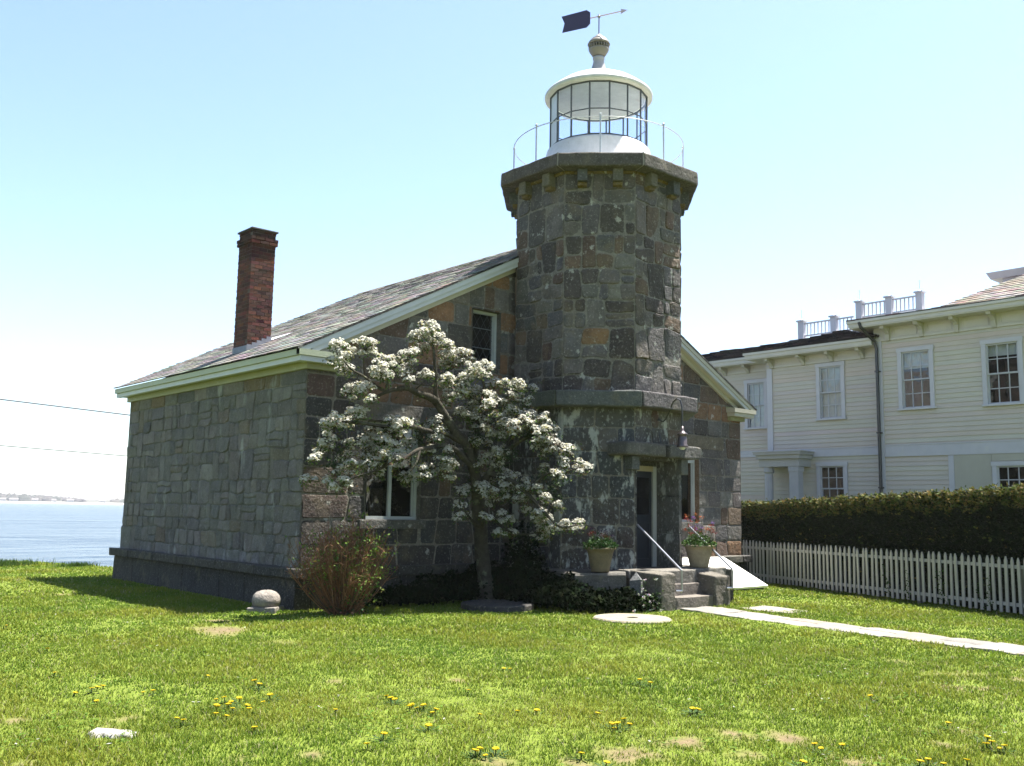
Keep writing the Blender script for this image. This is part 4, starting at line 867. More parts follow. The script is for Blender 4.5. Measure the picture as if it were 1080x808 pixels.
def handrail(x, yb, zb, yt, zt, col=None):
    mb = MB(); mb.tube([(x, yb + .02, .30), (x, yb, .31), (x, yb, zb), (x, yt, zt)], .019, 8); s = -1 if x < 0 else -1
    mb.tube([(x, yb, .32), (x - .13, yb + .03, .32)], .02, 8); mb.build('handrail', IRONR, ST)
IRONR = mat('glint_rail', (.34, .34, .34), rough=.3, spec=.9, metal=.75, vary=(12., .8, 1.2))  # black rail lightened to grey metal to carry the sun's glint
handrail(-.50, -3.37, .66, -2.36, 1.42); handrail(.87, -3.42, .66, -2.44, 1.40)

# ---------------- things in front of the lighthouse
def potted(loc, s, label, kind):
    t = thing('potted_flowers', label, 'planter', loc, group='planters beside the tower door'); x, y, z = loc
    mb = MB((1, 1, 1) if kind else (.55, .52, .45)); c = (x, y); mb.lathe([(.16*s, z), (.165*s, z + .03), (.19*s, z + .15), (.225*s, z + .30), (.245*s, z + .37), (.275*s, z + .375), (.28*s, z + .405), (.265*s, z + .41), (.235*s, z + .405), (.23*s, z + .35)], c, 36, caps=True)  # the left pot's darker tint paints the shade it stands in
    mb.build('pot', TERRA, t, True)
    mb = MB(); mb.lathe([(.23*s, z + .34), (.225*s, z + .372), (.01, z + .39)], c, 20); mb.build('soil', SOILM, t)
    n = 900; r = random.Random(int(x*10)); V = []; T = []; FV = []; FT = []; SB = MB((.08, .12, .03))
    for i in range(n):
        a = r.uniform(0, 2*pi); rr = sqrt(r.random()) * .30*s; h = r.uniform(0, .30) * (1 - rr/.36)
        add_leaf(V, T, Vector((x + rr*cos(a), y + rr*sin(a), z + .40 + h)), r, r.uniform(.03, .055), r.choice([(.05, .11, .02), (.09, .17, .03), (.04, .08, .02)] if kind else [(.03, .07, .015), (.04, .09, .02)]), .8)
    for i in range(26 if kind else 16):
        a = r.uniform(0, 2*pi); rr = sqrt(r.random()) * .26*s; h = r.uniform(.18, .36) if (kind == 0 or i % 3) else r.uniform(.4, .58)
        p = Vector((x + rr*cos(a), y + rr*sin(a), z + .40 + h)); c_ = r.choice([(.38, .06, .03), (.45, .14, .04), (.34, .05, .05)]) if kind else r.choice([(.16, .015, .015), (.12, .015, .02), (.03, .02, .05)])
        if kind and r.random() < .2: c_ = (.22, .12, .35)
        SB.tube([Vector((x + rr*.6*cos(a), y + rr*.6*sin(a), z + .4)), p], .003, 4)
        FV = []; FT = []
        for q in range(22): add_leaf(FV, FT, p + Vector((r.gauss(0, .02), r.gauss(0, .02), r.gauss(0, .016))), r, r.uniform(.015, .025), c_, 1.)
        quads('flower', FV, FT, PETAL, t)
    quads('foliage', V, T, LEAF, t); SB.build('stems', TWIG, t)
def add_leaf(V, T, p, r, L, col, asp=.5, up=None):
    d = Vector((r.gauss(0, 1), r.gauss(0, 1), r.gauss(0, .8))); 
    if up is not None: d = d * .8 + up
    d.normalize(); w = d.orthogonal().normalized(); w = (w * cos(q := r.uniform(0, 6.28)) + d.cross(w) * sin(q)) * L * asp * .5
    V += [p, p + d*L*.5 + w, p + d*L, p + d*L*.5 - w]; c = tuple(v * r.uniform(.75, 1.25) for v in col); T += [c] * 4
def quads(name, V, T, m, parent=None, origin=None):
    n = len(V) // 4; return mesh_obj(name, V, np.arange(n*4).reshape(n, 4), m, parent, T, origin=origin)
potted((-1.74, -2.62, .63), .95, 'stone planter of dark red flowers on the tower plinth by the blossoming tree', 0)
potted((.74, -2.78, .655), 1.05, 'stone planter of orange and red flowers on the landing by the right handrail', 1)

HB = thing('cellar_hatch', 'white painted sloping cellar hatch leaning on the lighthouse plinth near the fence', 'hatch', (3.7, -.85, 0))
mb = MB((1, 1, 1)); mb.hexa([(2.6, -1.47, .04), (4.86, -1.47, .04), (4.86, -.30, .60), (2.6, -.30, .60), (2.6, -1.49, .085), (4.86, -1.49, .085), (4.86, -.30, .65), (2.6, -.30, .65)]); 
mb.build('hatch_door', HATCHM, HB)
mb = MB((.12, .11, .10)); mb.hexa([(2.65, -1.42, -.1), (4.8, -1.42, -.1), (4.8, -.22, -.1), (2.65, -.22, -.1), (2.65, -1.42, .05), (4.8, -1.42, .05), (4.8, -.22, .60), (2.65, -.22, .60)]); mb.build('hatch_base', SLAB, HB)

def disc_stone(name, label, x, y, r, z, col, hole=True, m=PALE, cat='millstone'):
    mb = MB(col); n = 40; rr = lambda j: r * (1 + .04*noise.noise((cos(2*pi*j/n)*2, sin(2*pi*j/n)*2, x)))
    ri = .09 if hole else .0; prof = [(1., -.05), (1.0, z - .02), (.97, z)]; rings = []
    for q, zz in prof: rings.append(mb.vs([(x + rr(j)*q*cos(2*pi*j/n), y + rr(j)*q*sin(2*pi*j/n), zz) for j in range(n)]))
    rings.append(mb.vs([(x + r*.55*cos(2*pi*j/n), y + r*.55*sin(2*pi*j/n), z + .006*noise.noise((j, x, 0))) for j in range(n)]))
    if hole:
        rings.append(mb.vs([(x + ri*cos(2*pi*j/n), y + ri*sin(2*pi*j/n), z) for j in range(n)])); rings.append(mb.vs([(x + ri*cos(2*pi*j/n), y + ri*sin(2*pi*j/n), z - .05) for j in range(n)], (.08, .06, .04)))
    for a, b in zip(rings, rings[1:]):
        for j in range(n): mb.f.append((a+j, a+(j+1) % n, b+(j+1) % n, b+j))
    mb.f.append(tuple(rings[-1] + j for j in range(n)))
    tag(mb.build(name, m, origin=(x, y, 0)), label, cat)
disc_stone('millstone', 'sunlit flat round millstone with a centre hole lying in the grass before the steps', -2.38, -3.91, .60, .035, (.38, .34, .25))
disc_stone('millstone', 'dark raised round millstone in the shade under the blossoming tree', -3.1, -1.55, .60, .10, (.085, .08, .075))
mb = MB((.38, .35, .28)); mb.rough((.55, -4.72, -.05), (1.28, -3.78, .02), .015, .02, fr=2.); tag(mb.build('stepping_stone', PALE, origin=(.92, -4.2, 0)), 'single flat stone sunk in the grass between the path and the fence', 'stone')
mb = MB((.46, .44, .40)); mb.rough((-11.43, -6.94, -.06), (-11.09, -6.74, .038), .06, .05, fr=5., step=.04, M=Matrix.Translation((-11.26, -6.84, 0)) @ Matrix.Rotation(-.75, 4, 'Z') @ Matrix.Translation((11.26, 6.84, 0))); tag(mb.build('buried_stone', PALE, origin=(-11.26, -6.84, 0)), 'pale stone half buried in a bare patch of the near lawn', 'stone')
# stone ball finial on the lawn
FN = thing('stone_finial', 'weathered stone ball on a low square base beside the shrub', 'finial', (-6.52, .03, 0))
mb = MB((.34, .30, .26)); n = 28; prof = [(.17, .07), (.205, .10), (.222, .15), (.222, .19), (.20, .25), (.15, .30), (.08, .325), (.02, .33)]; rings = []
for r_, z_ in prof: rings.append(mb.vs([(-6.52 + r_*cos(2*pi*j/n)*(1 + .05*noise.noise((j*.9, z_*9, 0))), .03 + r_*sin(2*pi*j/n)*(1 + .05*noise.noise((j*.9, z_*9, 1))), z_ + .01*noise.noise((j, z_*20, 3))) for j in range(n)]))
for a, b in zip(rings, rings[1:]):
    for j in range(n): mb.f.append((a+j, a+(j+1) % n, b+(j+1) % n, b+j))
mb.f.append(tuple(rings[-1]+j for j in range(n))); mb.build('ball', STONE, FN, True)
mb = MB((.30, .27, .24)); mb.rough((-6.75, -.19, -.03), (-6.29, .25, .08), .015, .012, M=Matrix.Translation((-6.52, .03, 0)) @ Matrix.Rotation(.75, 4, 'Z') @ Matrix.Translation((6.52, -.03, 0)), col=(.3, .27, .24)); mb.build('base', SLAB, FN)
# pointed stone beside the left cheek block
mb = MB((.16, .16, .16)); M = Matrix.Translation((-1.28, -3.02, 0)) @ Matrix.Rotation(.5, 4, 'Z')
mb.hexa([M @ Vector(p) for p in ((-.11, -.11, -.05), (.11, -.11, -.05), (.11, .11, -.05), (-.11, .11, -.05), (-.09, -.10, .52), (.10, -.09, .50), (.10, .10, .52), (-.10, .09, .50))]); i = mb.vs([M @ Vector(p) for p in ((-.09, -.10, .52), (.10, -.09, .50), (.10, .10, .52), (-.10, .09, .50), (.0, .0, .64))]); mb.f += [(i, i+1, i+4), (i+1, i+2, i+4), (i+2, i+3, i+4), (i+3, i, i+4)]
tag(mb.build('boundary_stone', SLAB, origin=(-1.28, -3.02, 0)), 'small pointed grey stone post beside the left cheek block of the steps', 'stone post')

# ---------------- blossoming tree
TRE = thing('blossom_tree', 'low spreading fruit tree with white blossom clusters in front of the lighthouse wall', 'tree', (-2.66, -.78, 0))
rg = random.Random(77); mb = MB((1, 1, 1)); NODES = []
for bi, B in enumerate(BRANCH):
    pts = [Vector(p) for p in B]; fine = []
    for i in range(len(pts) - 1):
        p0, p1, p2, p3 = pts[max(i-1, 0)], pts[i], pts[i+1], pts[min(i+2, len(pts)-1)]
        for k in range(6):
            t = k/6; q = .5*((2*p1) + (p2-p0)*t + (2*p0-5*p1+4*p2-p3)*t*t + (3*p1-p0-3*p2+p3)*t**3); q += noise.noise_vector(q*3)*.035; fine.append(q)
    fine.append(pts[-1])
    r0 = {0: .145, 1: .075, 2: .05, 3: .035, 4: .03, 5: .06, 6: .05, 8: .075, 9: .06, 10: .035, 11: .06, 12: .045}.get(bi, .028); r1 = .065 if bi == 0 else .010
    N_ = len(fine); rs = [max(r1, r0 + (r1 - r0)*(i/(N_-1))**.8) * (1 + .18*noise.noise((i*.9, bi, 0))) for i in range(N_)]
    if bi == 0: rs[0] *= 1.35; rs[1] *= 1.18; fine[0].z = -.1
    mb.tube(fine, rs, 9); NODES += [(p, r) for p, r in zip(fine, rs)][(12 if bi == 0 else 3):]
def twig(mb, a, b, r0, r1, rg):
    m = a.lerp(b, .5) + Vector((rg.uniform(-1, 1), rg.uniform(-1, 1), rg.uniform(-.2, 1))) * (b-a).length * .14
    mb.tube([a, a.lerp(m, .5) , m, m.lerp(b, .55), b], [r0, r0*.8, (r0+r1)/2, r1*1.3, r1], 5)
LV = []; LT = []; PV = []; PT = []
done = sorted(BLOBS, key=lambda b: min((Vector(b[:3]) - n[0]).length for n in NODES))
for bx_, by_, bz_, rx, rz, fl in done:
    if not fl and rg.random() < .4: continue
    c = Vector((bx_, by_, bz_)); nd = min(NODES, key=lambda n: (c - n[0]).length + (.15 if n[0].z > c.z + .3 else 0))
    L = (c - nd[0]).length; r0 = min(nd[1]*.6, .008 + .012*L)
    twig(mb, nd[0], c - Vector((0, 0, rz*.4)), r0, .004, rg)
    for t in (.5, 1.): NODES.append((nd[0].lerp(c - Vector((0, 0, rz*.4)), t), r0*.7))
    nf = max(3, int(rx * rz * 520)) if fl else 0
    for i in range(nf + (5 if fl else max(6, int(rx*rz*600)))):
        th = rg.uniform(0, 2*pi); rr = sqrt(rg.random()); ph = rg.uniform(-1, 1)
        s_ = sqrt(max(0, 1 - ph*ph*.8)); p = c + Vector((rx*rr*s_*cos(th), rx*rr*s_*sin(th)*1.1, rz*ph*.95))
        if p.y > -.22: p.y = -.22
        twg = c - Vector((0, 0, rz*.4)); mb.tube([twg, p - Vector((0, 0, .02))], [.004, .0025], 3, caps=False)
        lc = [(.13, .20, .035), (.18, .25, .06), (.09, .15, .03), (.16, .11, .06)] if fl else [(.035, .065, .022), (.05, .09, .028), (.03, .055, .02)]  # flowerless back clusters get darker greens for shade within the crown
        for q in range(6 if fl else 12): add_leaf(LV, LT, p + Vector((rg.gauss(0, .05), rg.gauss(0, .05), rg.gauss(-.055, .03))), rg, rg.uniform(.035, .065), rg.choice(lc), .5, Vector((0, 0, .35)))
        if i < nf:
            R_ = rg.uniform(.055, .10)
            for q in range(38):
                z1 = rg.uniform(-.2, 1); a = rg.uniform(0, 2*pi); s2 = sqrt(max(0, 1 - z1*z1)); n_ = Vector((s2*cos(a), s2*sin(a), z1)); o_ = p + Vector((n_.x, n_.y, n_.z*.85))*R_*rg.uniform(.75, 1.05); n_ = (n_ + Vector((.1, -.1, .75))).normalized()
                # each petal cluster faces outwards
                u_ = n_.orthogonal().normalized(); w_ = n_.cross(u_); an = rg.uniform(0, 6.28); e = u_*cos(an) + w_*sin(an); g_ = n_.cross(e); S = rg.uniform(.015, .025); e = (e + n_*rg.uniform(-.4, .4))*S; g_ = (g_ + n_*rg.uniform(-.4, .4))*S
                PV += [o_ - e, o_ - g_, o_ + e, o_ + g_]; cc = rg.uniform(.88, 1.0); k_ = (.96*cc, .94*cc, .82*cc) if rg.random() > .10 else (.55, .50, .22); PT += [k_]*4
# loose leafy spurs through the crown
for i in range(420):
    n_ = rg.choice(NODES)
    if n_[0].z < 1.6: continue
    p = n_[0] + Vector((rg.gauss(0, .10), rg.gauss(0, .12), rg.gauss(0, .08)))
    if p.y > -.2: continue
    mb.tube([n_[0], p], [.004, .002], 3, caps=False)
    for q in range(5): add_leaf(LV, LT, p + Vector((rg.gauss(0, .03), rg.gauss(0, .03), rg.gauss(0, .025))), rg, rg.uniform(.03, .055), rg.choice([(.10, .15, .03), (.05, .09, .025), (.15, .11, .06)]), .5)
mb.build('trunk', BARK, TRE, True); quads('leaves', LV, LT, LEAF, TRE); quads('blossoms', PV, PT, PETAL, TRE)

# ---------------- twiggy shrub by the corner
SHR = thing('twiggy_shrub', 'bushy shrub of upright brown stems with fresh green leaves at the house corner', 'shrub', (-5.72, -.95, 0))
rg = random.Random(99); mb = MB(); LV = []; LT = []
for i in range(330):
    a = rg.uniform(0, 2*pi); b0 = Vector((-5.72 + .20*sqrt(rg.random())*cos(a), -.95 + .16*sin(a)*rg.random(), -.02)); out = rg.uniform(.05, 1) ** .8
    a2 = a + rg.uniform(-.7, .7); H = rg.uniform(.85, 1.66) * (1 - .32*out); Rx = .98*out; tip = Vector((-5.72 + Rx*cos(a2)*1.0, -.95 + .62*out*sin(a2), H))
    if tip.y > -.12: tip.y = -.12 - rg.random()*.3
    m = b0.lerp(tip, .5) + Vector((rg.uniform(-.05, .05), rg.uniform(-.05, .05), rg.uniform(-.02, .12) - .10*out)); cc = rg.choice([(.30, .14, .07), (.22, .11, .06), (.36, .19, .10), (.17, .10, .07)])
    P = [b0, b0.lerp(m, .5) + Vector((0, 0, -.03*out)), m, m.lerp(tip, .5) + Vector((rg.uniform(-.03, .03), rg.uniform(-.03, .03), 0)), tip]
    mb.tube(P, [.007, .006, .005, .004, .0025], 4, col=cc)
    for q in range(rg.randint(4, 9)):
        t = rg.uniform(.4, .95); s_ = P[2].lerp(P[4], (t - .4)/.6); e = s_ + Vector((rg.gauss(0, .08), rg.gauss(0, .08), rg.uniform(.03, .17))); e2 = s_.lerp(e, .55) + Vector((rg.gauss(0, .04), rg.gauss(0, .04), rg.uniform(0, .07))); mb.tube([s_, s_.lerp(e, .5) + Vector((0, 0, .01)), e], [.0035, .0028, .002], 3, col=cc, caps=False); mb.tube([s_.lerp(e, .4), e2], [.0025, .0015], 3, col=cc, caps=False)
        if rg.random() < .40: 
            for w in range(3): add_leaf(LV, LT, e + Vector((rg.gauss(0, .02), rg.gauss(0, .02), rg.gauss(0, .02))), rg, rg.uniform(.03, .055), rg.choice([(.17, .26, .04), (.24, .33, .07), (.12, .20, .03)]), .6, Vector((0, 0, .4)))
for i in range(150):     # leafier right hand side
    h = rg.uniform(.2, 1.25); c = Vector((-5.60 + rg.gauss(0, .10 + .12*h) + .08*h, -1.15 + rg.gauss(0, .12), h))
    for w in range(4): add_leaf(LV, LT, c + Vector((rg.gauss(0, .03), rg.gauss(0, .03), rg.gauss(0, .03))), rg, rg.uniform(.03, .06), rg.choice([(.17, .26, .04), (.26, .36, .08), (.12, .20, .03)]), .6)
for i in range(420):
    a = rg.uniform(0, 2*pi); r_ = rg.uniform(0, .42); add_leaf(LV, LT, Vector((-5.72 + r_*cos(a), -1.0 + r_*sin(a)*.8, rg.uniform(0, .28))), rg, rg.uniform(.04, .07), rg.choice([(.04, .07, .02), (.06, .10, .03), (.12, .06, .03)]), .6)
mb.build('stems', TWIG, SHR); quads('leaves', LV, LT, LEAF, SHR)

# ---------------- ivy and ground cover along the wall, greens darkened to paint in shade
rg = random.Random(123); LV = []; LT = []
def ivy(cx, cy, rx, ry, h, n):
    for i in range(n):
        a = rg.uniform(0, 2*pi); r_ = sqrt(rg.random()); x = cx + rx*r_*cos(a); y = cy + ry*r_*sin(a); z = rg.uniform(.3, 1.05) * h * (1 - .55*r_*r_) * (1 + .35*noise.noise((x*3, y*3, 0)))
        if y > -.2: continue
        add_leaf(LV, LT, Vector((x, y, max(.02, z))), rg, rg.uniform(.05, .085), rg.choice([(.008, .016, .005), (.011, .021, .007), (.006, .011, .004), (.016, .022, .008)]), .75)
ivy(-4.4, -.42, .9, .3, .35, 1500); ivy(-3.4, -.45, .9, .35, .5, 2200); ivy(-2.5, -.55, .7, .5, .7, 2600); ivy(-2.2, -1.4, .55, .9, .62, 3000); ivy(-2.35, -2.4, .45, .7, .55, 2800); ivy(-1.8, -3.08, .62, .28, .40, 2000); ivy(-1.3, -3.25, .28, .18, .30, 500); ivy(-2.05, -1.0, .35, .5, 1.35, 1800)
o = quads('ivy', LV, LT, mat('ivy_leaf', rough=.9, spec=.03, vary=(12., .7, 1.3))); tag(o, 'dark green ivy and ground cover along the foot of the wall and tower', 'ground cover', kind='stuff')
FV = []; FT = []; SBm = MB((.05, .08, .03))
FL = thing('white_flower_plant', 'low plant with scattered white flowers beside the pointed stone at the steps', 'plant', (-1.35, -3.42, 0)); LV = []; LT = []
for i in range(34):
    p = Vector((-1.35 + rg.gauss(0, .17), -3.35 + rg.gauss(0, .08), abs(rg.gauss(.18, .2)))); SBm.tube([(p.x, p.y + .03, 0), p], .003, 3)
    for q in range(5): add_leaf(LV, LT, p + Vector((rg.gauss(0, .04), rg.gauss(0, .04), rg.gauss(-.02, .04))), rg, .05, (.06, .12, .03), .6)
    if i < 22:
        FV = []; FT = []
        for q in range(8): add_leaf(FV, FT, p + Vector((rg.gauss(0, .01), rg.gauss(0, .01), rg.gauss(0, .01))), rg, .028, (.78, .76, .74), .9)
        quads('flower', FV, FT, PETAL, FL)
quads('leaves', LV, LT, LEAF, FL); SBm.build('stems', TWIG, FL)

# tall grass tufts at the bank
def tuft(x, y, w, h, n, label):
    rg = random.Random(int(x*100)); V = []; T = []
    for i in range(n):
        p = Vector((x + rg.gauss(0, w), y + rg.gauss(0, w*.4), 0)); L = h*rg.uniform(.5, 1.1); d = Vector((rg.gauss(0, .3), rg.gauss(0, .3), 1)).normalized()*L; s = Vector((rg.uniform(-1, 1), rg.uniform(-1, 1), 0)).normalized()*.012
        V += [p - s, p + s, p + d*.6 + s*.7, p + d]; c = rg.uniform(.8, 1.2); T += [(.09*c, .17*c, .03*c)]*4
    tag(quads('grass_tuft', V, T, GRASSM, origin=(x, y, 0)), label, 'grass tuft')
tuft(-7.2, 13.0, .45, .22, 700, 'clump of taller grass at the edge of the bank above the water')
tuft(-5.6, 12.0, .22, .16, 300, 'small clump of tall grass at the bank next to the lighthouse corner')

# ---------------- dandelions: one made, the rest copied
DL = thing('dandelion', 'yellow dandelion flower in the lawn', 'flower', (DAND[0][0], DAND[0][1], 0), group='dandelions in the lawn')
x, y = DAND[0]; rg = random.Random(3); V = []; T = []
for q in range(46):
    a = rg.uniform(0, 2*pi); e = rg.uniform(.0, .55); d = Vector((cos(a), sin(a), e)).normalized()*.017; s = Vector((-sin(a), cos(a), 0))*.0035; p = Vector((x, y, .052 + e*.006)); V += [p - s, p + s, p + d + s, p + d - s]; c = rg.uniform(.8, 1.05); T += [(.85*c, .66*c, .015)]*4
quads('flower_head', V, T, PETAL, DL)
mb = MB((.10, .15, .04)); mb.tube([(x, y, 0), (x + .004, y, .03), (x, y, .052)], .003, 5); mb.build('stem', TWIG, DL)
V = []; T = []
for q in range(9):
    a = 2*pi*q/9; d = Vector((cos(a), sin(a), .18)); s = Vector((-sin(a), cos(a), 0))*.008; p = Vector((x, y, .004)); V += [p, p + d*.045 + s, p + d*.08, p + d*.045 - s]; T += [(.06, .12, .025)]*4
quads('leaves', V, T, LEAF, DL)
for i, (x, y) in enumerate(DAND[1:]):
    c = DL.copy(); COL.objects.link(c); c.location = (x, y, rg.uniform(-.012, .008)); s = rg.uniform(1.1, 1.7); c.scale = (s, s, s*.62); c.rotation_euler = (rg.uniform(-.2, .2), rg.uniform(-.2, .2), rg.uniform(0, 6.28))
    for ch in list(DL.children):
        k = ch.copy(); COL.objects.link(k); k.parent = c

# ================================================================== FENCE AND HEDGE
fd = Vector((.3527, .9357, 0)); fn = Vector((.9357, -.3527, 0)); F0 = Vector((3.68, -7.28, 0))      # along, behind
FE = thing('picket_fence', 'white painted picket fence with pointed pales in front of the clipped hedge', 'fence', tuple(F0))
fp = lambda s, o, z: F0 + fd*s + fn*o + Z*z
Mf = lambda s: Matrix.Translation(F0 + fd*s) @ Matrix.Rotation(atan2(fd.y, fd.x), 4, 'Z')
rg = random.Random(8); first = None; sp = .138; s = -2.6; prot = []
for v in range(3):
    mb = MB((.60, .57, .53)); w = .028 + .002*v; h = 1.0 + .012*(v - 1)
    M = Mf(0) @ Matrix.Rotation(pi/2, 4, 'X')
    mb.prism([(-w, .05), (w, .05), (w, h - .075), (w*.15, h), (-w*.15, h), (-w, h - .075)], .0, .022, M=M); prot.append(mb.build('picket', WHITEP, FE)) 
base = prot[:]; used = [0, 0, 0]; n = 0
while s < 12 and n < 97:
    v = rg.randrange(3)
    if not used[v]: k = base[v]; used[v] = 1
    else: k = base[v].copy(); COL.objects.link(k); k.parent = FE
    k.location = fd*s + fn*.0 + Z*rg.uniform(-.012, .010); k.rotation_euler = (rg.uniform(-.012, .012), rg.uniform(-.02, .02), 0); s += sp * rg.uniform(.97, 1.03); n += 1
for z in (.16, .80):
    mb = MB((.58, .56, .54)); mb.box((-2.7, -.058, z), (12.1, -.024, z + .06), Mf(0)); mb.build('rail', WHITEP, FE)
for i in range(7):
    s = -2.4 + 2.4*i; mb = MB((.30, .28, .25)); mb.box((s - .035, .0585 - .21, -.1), (s + .035, -.0595, .82), Mf(0)); mb.build('post', WHITEP, FE)

HD = thing('clipped_hedge', 'long dense clipped yew hedge with bronze new growth behind the white picket fence', 'hedge', tuple(fp(0, 1, 0)))
hh = lambda s: 2.22 - .0345*s + .02*noise.noise((s*.8, 0, 0)) if s < 8.5 else 1.93 
mb = MB((.018, .024, .010)); S0, S1 = -4.2, 11.0; st = np.linspace(S0, S1, 24)
for a, b in zip(st, st[1:]):
    P = [fp(a, .42, 0), fp(b, .42, 0), fp(b, 1.45, 0), fp(a, 1.45, 0), fp(a, .46, hh(a) - .16), fp(b, .46, hh(b) - .16), fp(b, 1.4, hh(b) - .16), fp(a, 1.4, hh(a) - .16)]; mb.hexa(P)
mb.build('core', LEAF, HD)
rg = random.Random(55); V = []; T = []
def spray(p, nrm, L, col):
    d = (nrm + Vector((rg.gauss(0, .6), rg.gauss(0, .6), rg.gauss(.25, .5)))).normalized(); w = d.cross(Vector((rg.gauss(0, 1), rg.gauss(0, 1), rg.gauss(0, 1)))).normalized() * L*.26
    V.extend([p - w*.3, p + d*L*.55 + w, p + d*L, p + d*L*.55 - w]); c = rg.uniform(.6, 1.4); T.extend([tuple(v*c for v in col)]*4)
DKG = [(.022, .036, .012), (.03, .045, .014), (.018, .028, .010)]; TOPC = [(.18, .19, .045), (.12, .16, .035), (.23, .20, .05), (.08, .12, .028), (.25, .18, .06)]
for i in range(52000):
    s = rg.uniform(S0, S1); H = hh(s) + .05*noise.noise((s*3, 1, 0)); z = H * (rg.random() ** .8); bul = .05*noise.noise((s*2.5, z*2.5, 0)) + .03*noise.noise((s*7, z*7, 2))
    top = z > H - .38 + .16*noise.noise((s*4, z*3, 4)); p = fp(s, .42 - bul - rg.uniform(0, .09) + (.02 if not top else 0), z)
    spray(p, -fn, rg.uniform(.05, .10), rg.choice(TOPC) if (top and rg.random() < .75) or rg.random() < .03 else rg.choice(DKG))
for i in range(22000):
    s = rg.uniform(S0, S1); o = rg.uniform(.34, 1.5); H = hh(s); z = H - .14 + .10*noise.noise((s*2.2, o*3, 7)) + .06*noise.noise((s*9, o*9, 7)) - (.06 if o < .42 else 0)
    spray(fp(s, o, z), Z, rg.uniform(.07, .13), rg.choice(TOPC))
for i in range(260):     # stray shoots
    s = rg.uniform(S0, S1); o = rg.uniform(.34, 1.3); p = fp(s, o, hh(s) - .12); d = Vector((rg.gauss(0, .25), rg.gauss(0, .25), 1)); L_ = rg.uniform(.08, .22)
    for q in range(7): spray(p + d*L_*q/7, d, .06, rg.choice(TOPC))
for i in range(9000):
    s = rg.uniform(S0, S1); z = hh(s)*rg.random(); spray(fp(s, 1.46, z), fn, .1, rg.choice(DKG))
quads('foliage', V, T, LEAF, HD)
# a few green weeds climbing the fence
WD = thing('climbing_weed', 'thin green vine climbing through the pickets of the white fence', 'vine', tuple(fp(2.4, -.05, 0))); V = []; T = []; mb = MB((.06, .08, .03))
for s0 in (3.1, 2.5, 1.6, .8, .5):
    p = fp(s0, -.03, 0); L = [p]
    for k in range(9): p = p + Vector((rg.gauss(0, .03), rg.gauss(0, .03), rg.uniform(.04, .10))); L.append(p)
    mb.tube(L, .003, 4)
    for q in L:
        for j in range(4): 
            add_leaf(V, T, q + Vector((rg.gauss(0, .03), rg.gauss(0, .03), rg.gauss(0, .03))), rg, .045, (.07, .13, .03), .7)
mb.build('stems', TWIG, WD); quads('leaves', V, T, LEAF, WD)

# ================================================================== CREAM CLAPBOARD HOUSE
YH = thing('clapboard_house', 'large two storey cream clapboard house with white trim behind the hedge', 'house', (11.3, 0, 0))
LAV = (.90, .88, .92); CRM = (.95, .85, .72); CRT = (.95, .90, .79)
def strips(mb, x, y0, y1, z0, z1, holes, ex=.125):
    k = 0; z = z0
    while z < z1 - .01:
        zt = min(z + ex, z1); iv = [(y0, y1)]
        for h in holes:
            if zt > h[2] and z < h[3]:
                nv = []
                for a, b in iv:
                    if b <= h[0] or a >= h[1]: nv.append((a, b)); continue
                    if a < h[0]: nv.append((a, h[0]))
                    if b > h[1]: nv.append((h[1], b))
                iv = nv
        c = tuple(v * random.uniform(.965, 1.03) for v in CRM)
        def seg(a, b, p, q):
            X_ = lambda zz: x - .018 + .016 * (zz - z) / ex
            i = mb.vs([(X_(p), a, p), (X_(p), b, p), (X_(q), b, q), (X_(q), a, q), (x + .0, a, p - .002), (x + .0, b, p - .002)], c); mb.f.append((i+1, i, i+3, i+2))
            if p == z: mb.f.append((i, i+1, i+5, i+4))
        for a, b in iv: seg(a, b, z, zt)
        for h in holes:
            if zt > h[2] and z < h[3]:
                if z < h[2] - .001: seg(max(h[0], y0), min(h[1], y1), z, h[2])
                if zt > h[3] + .001: seg(max(h[0], y0), min(h[1], y1), h[3], zt)
        z += ex; k += 1
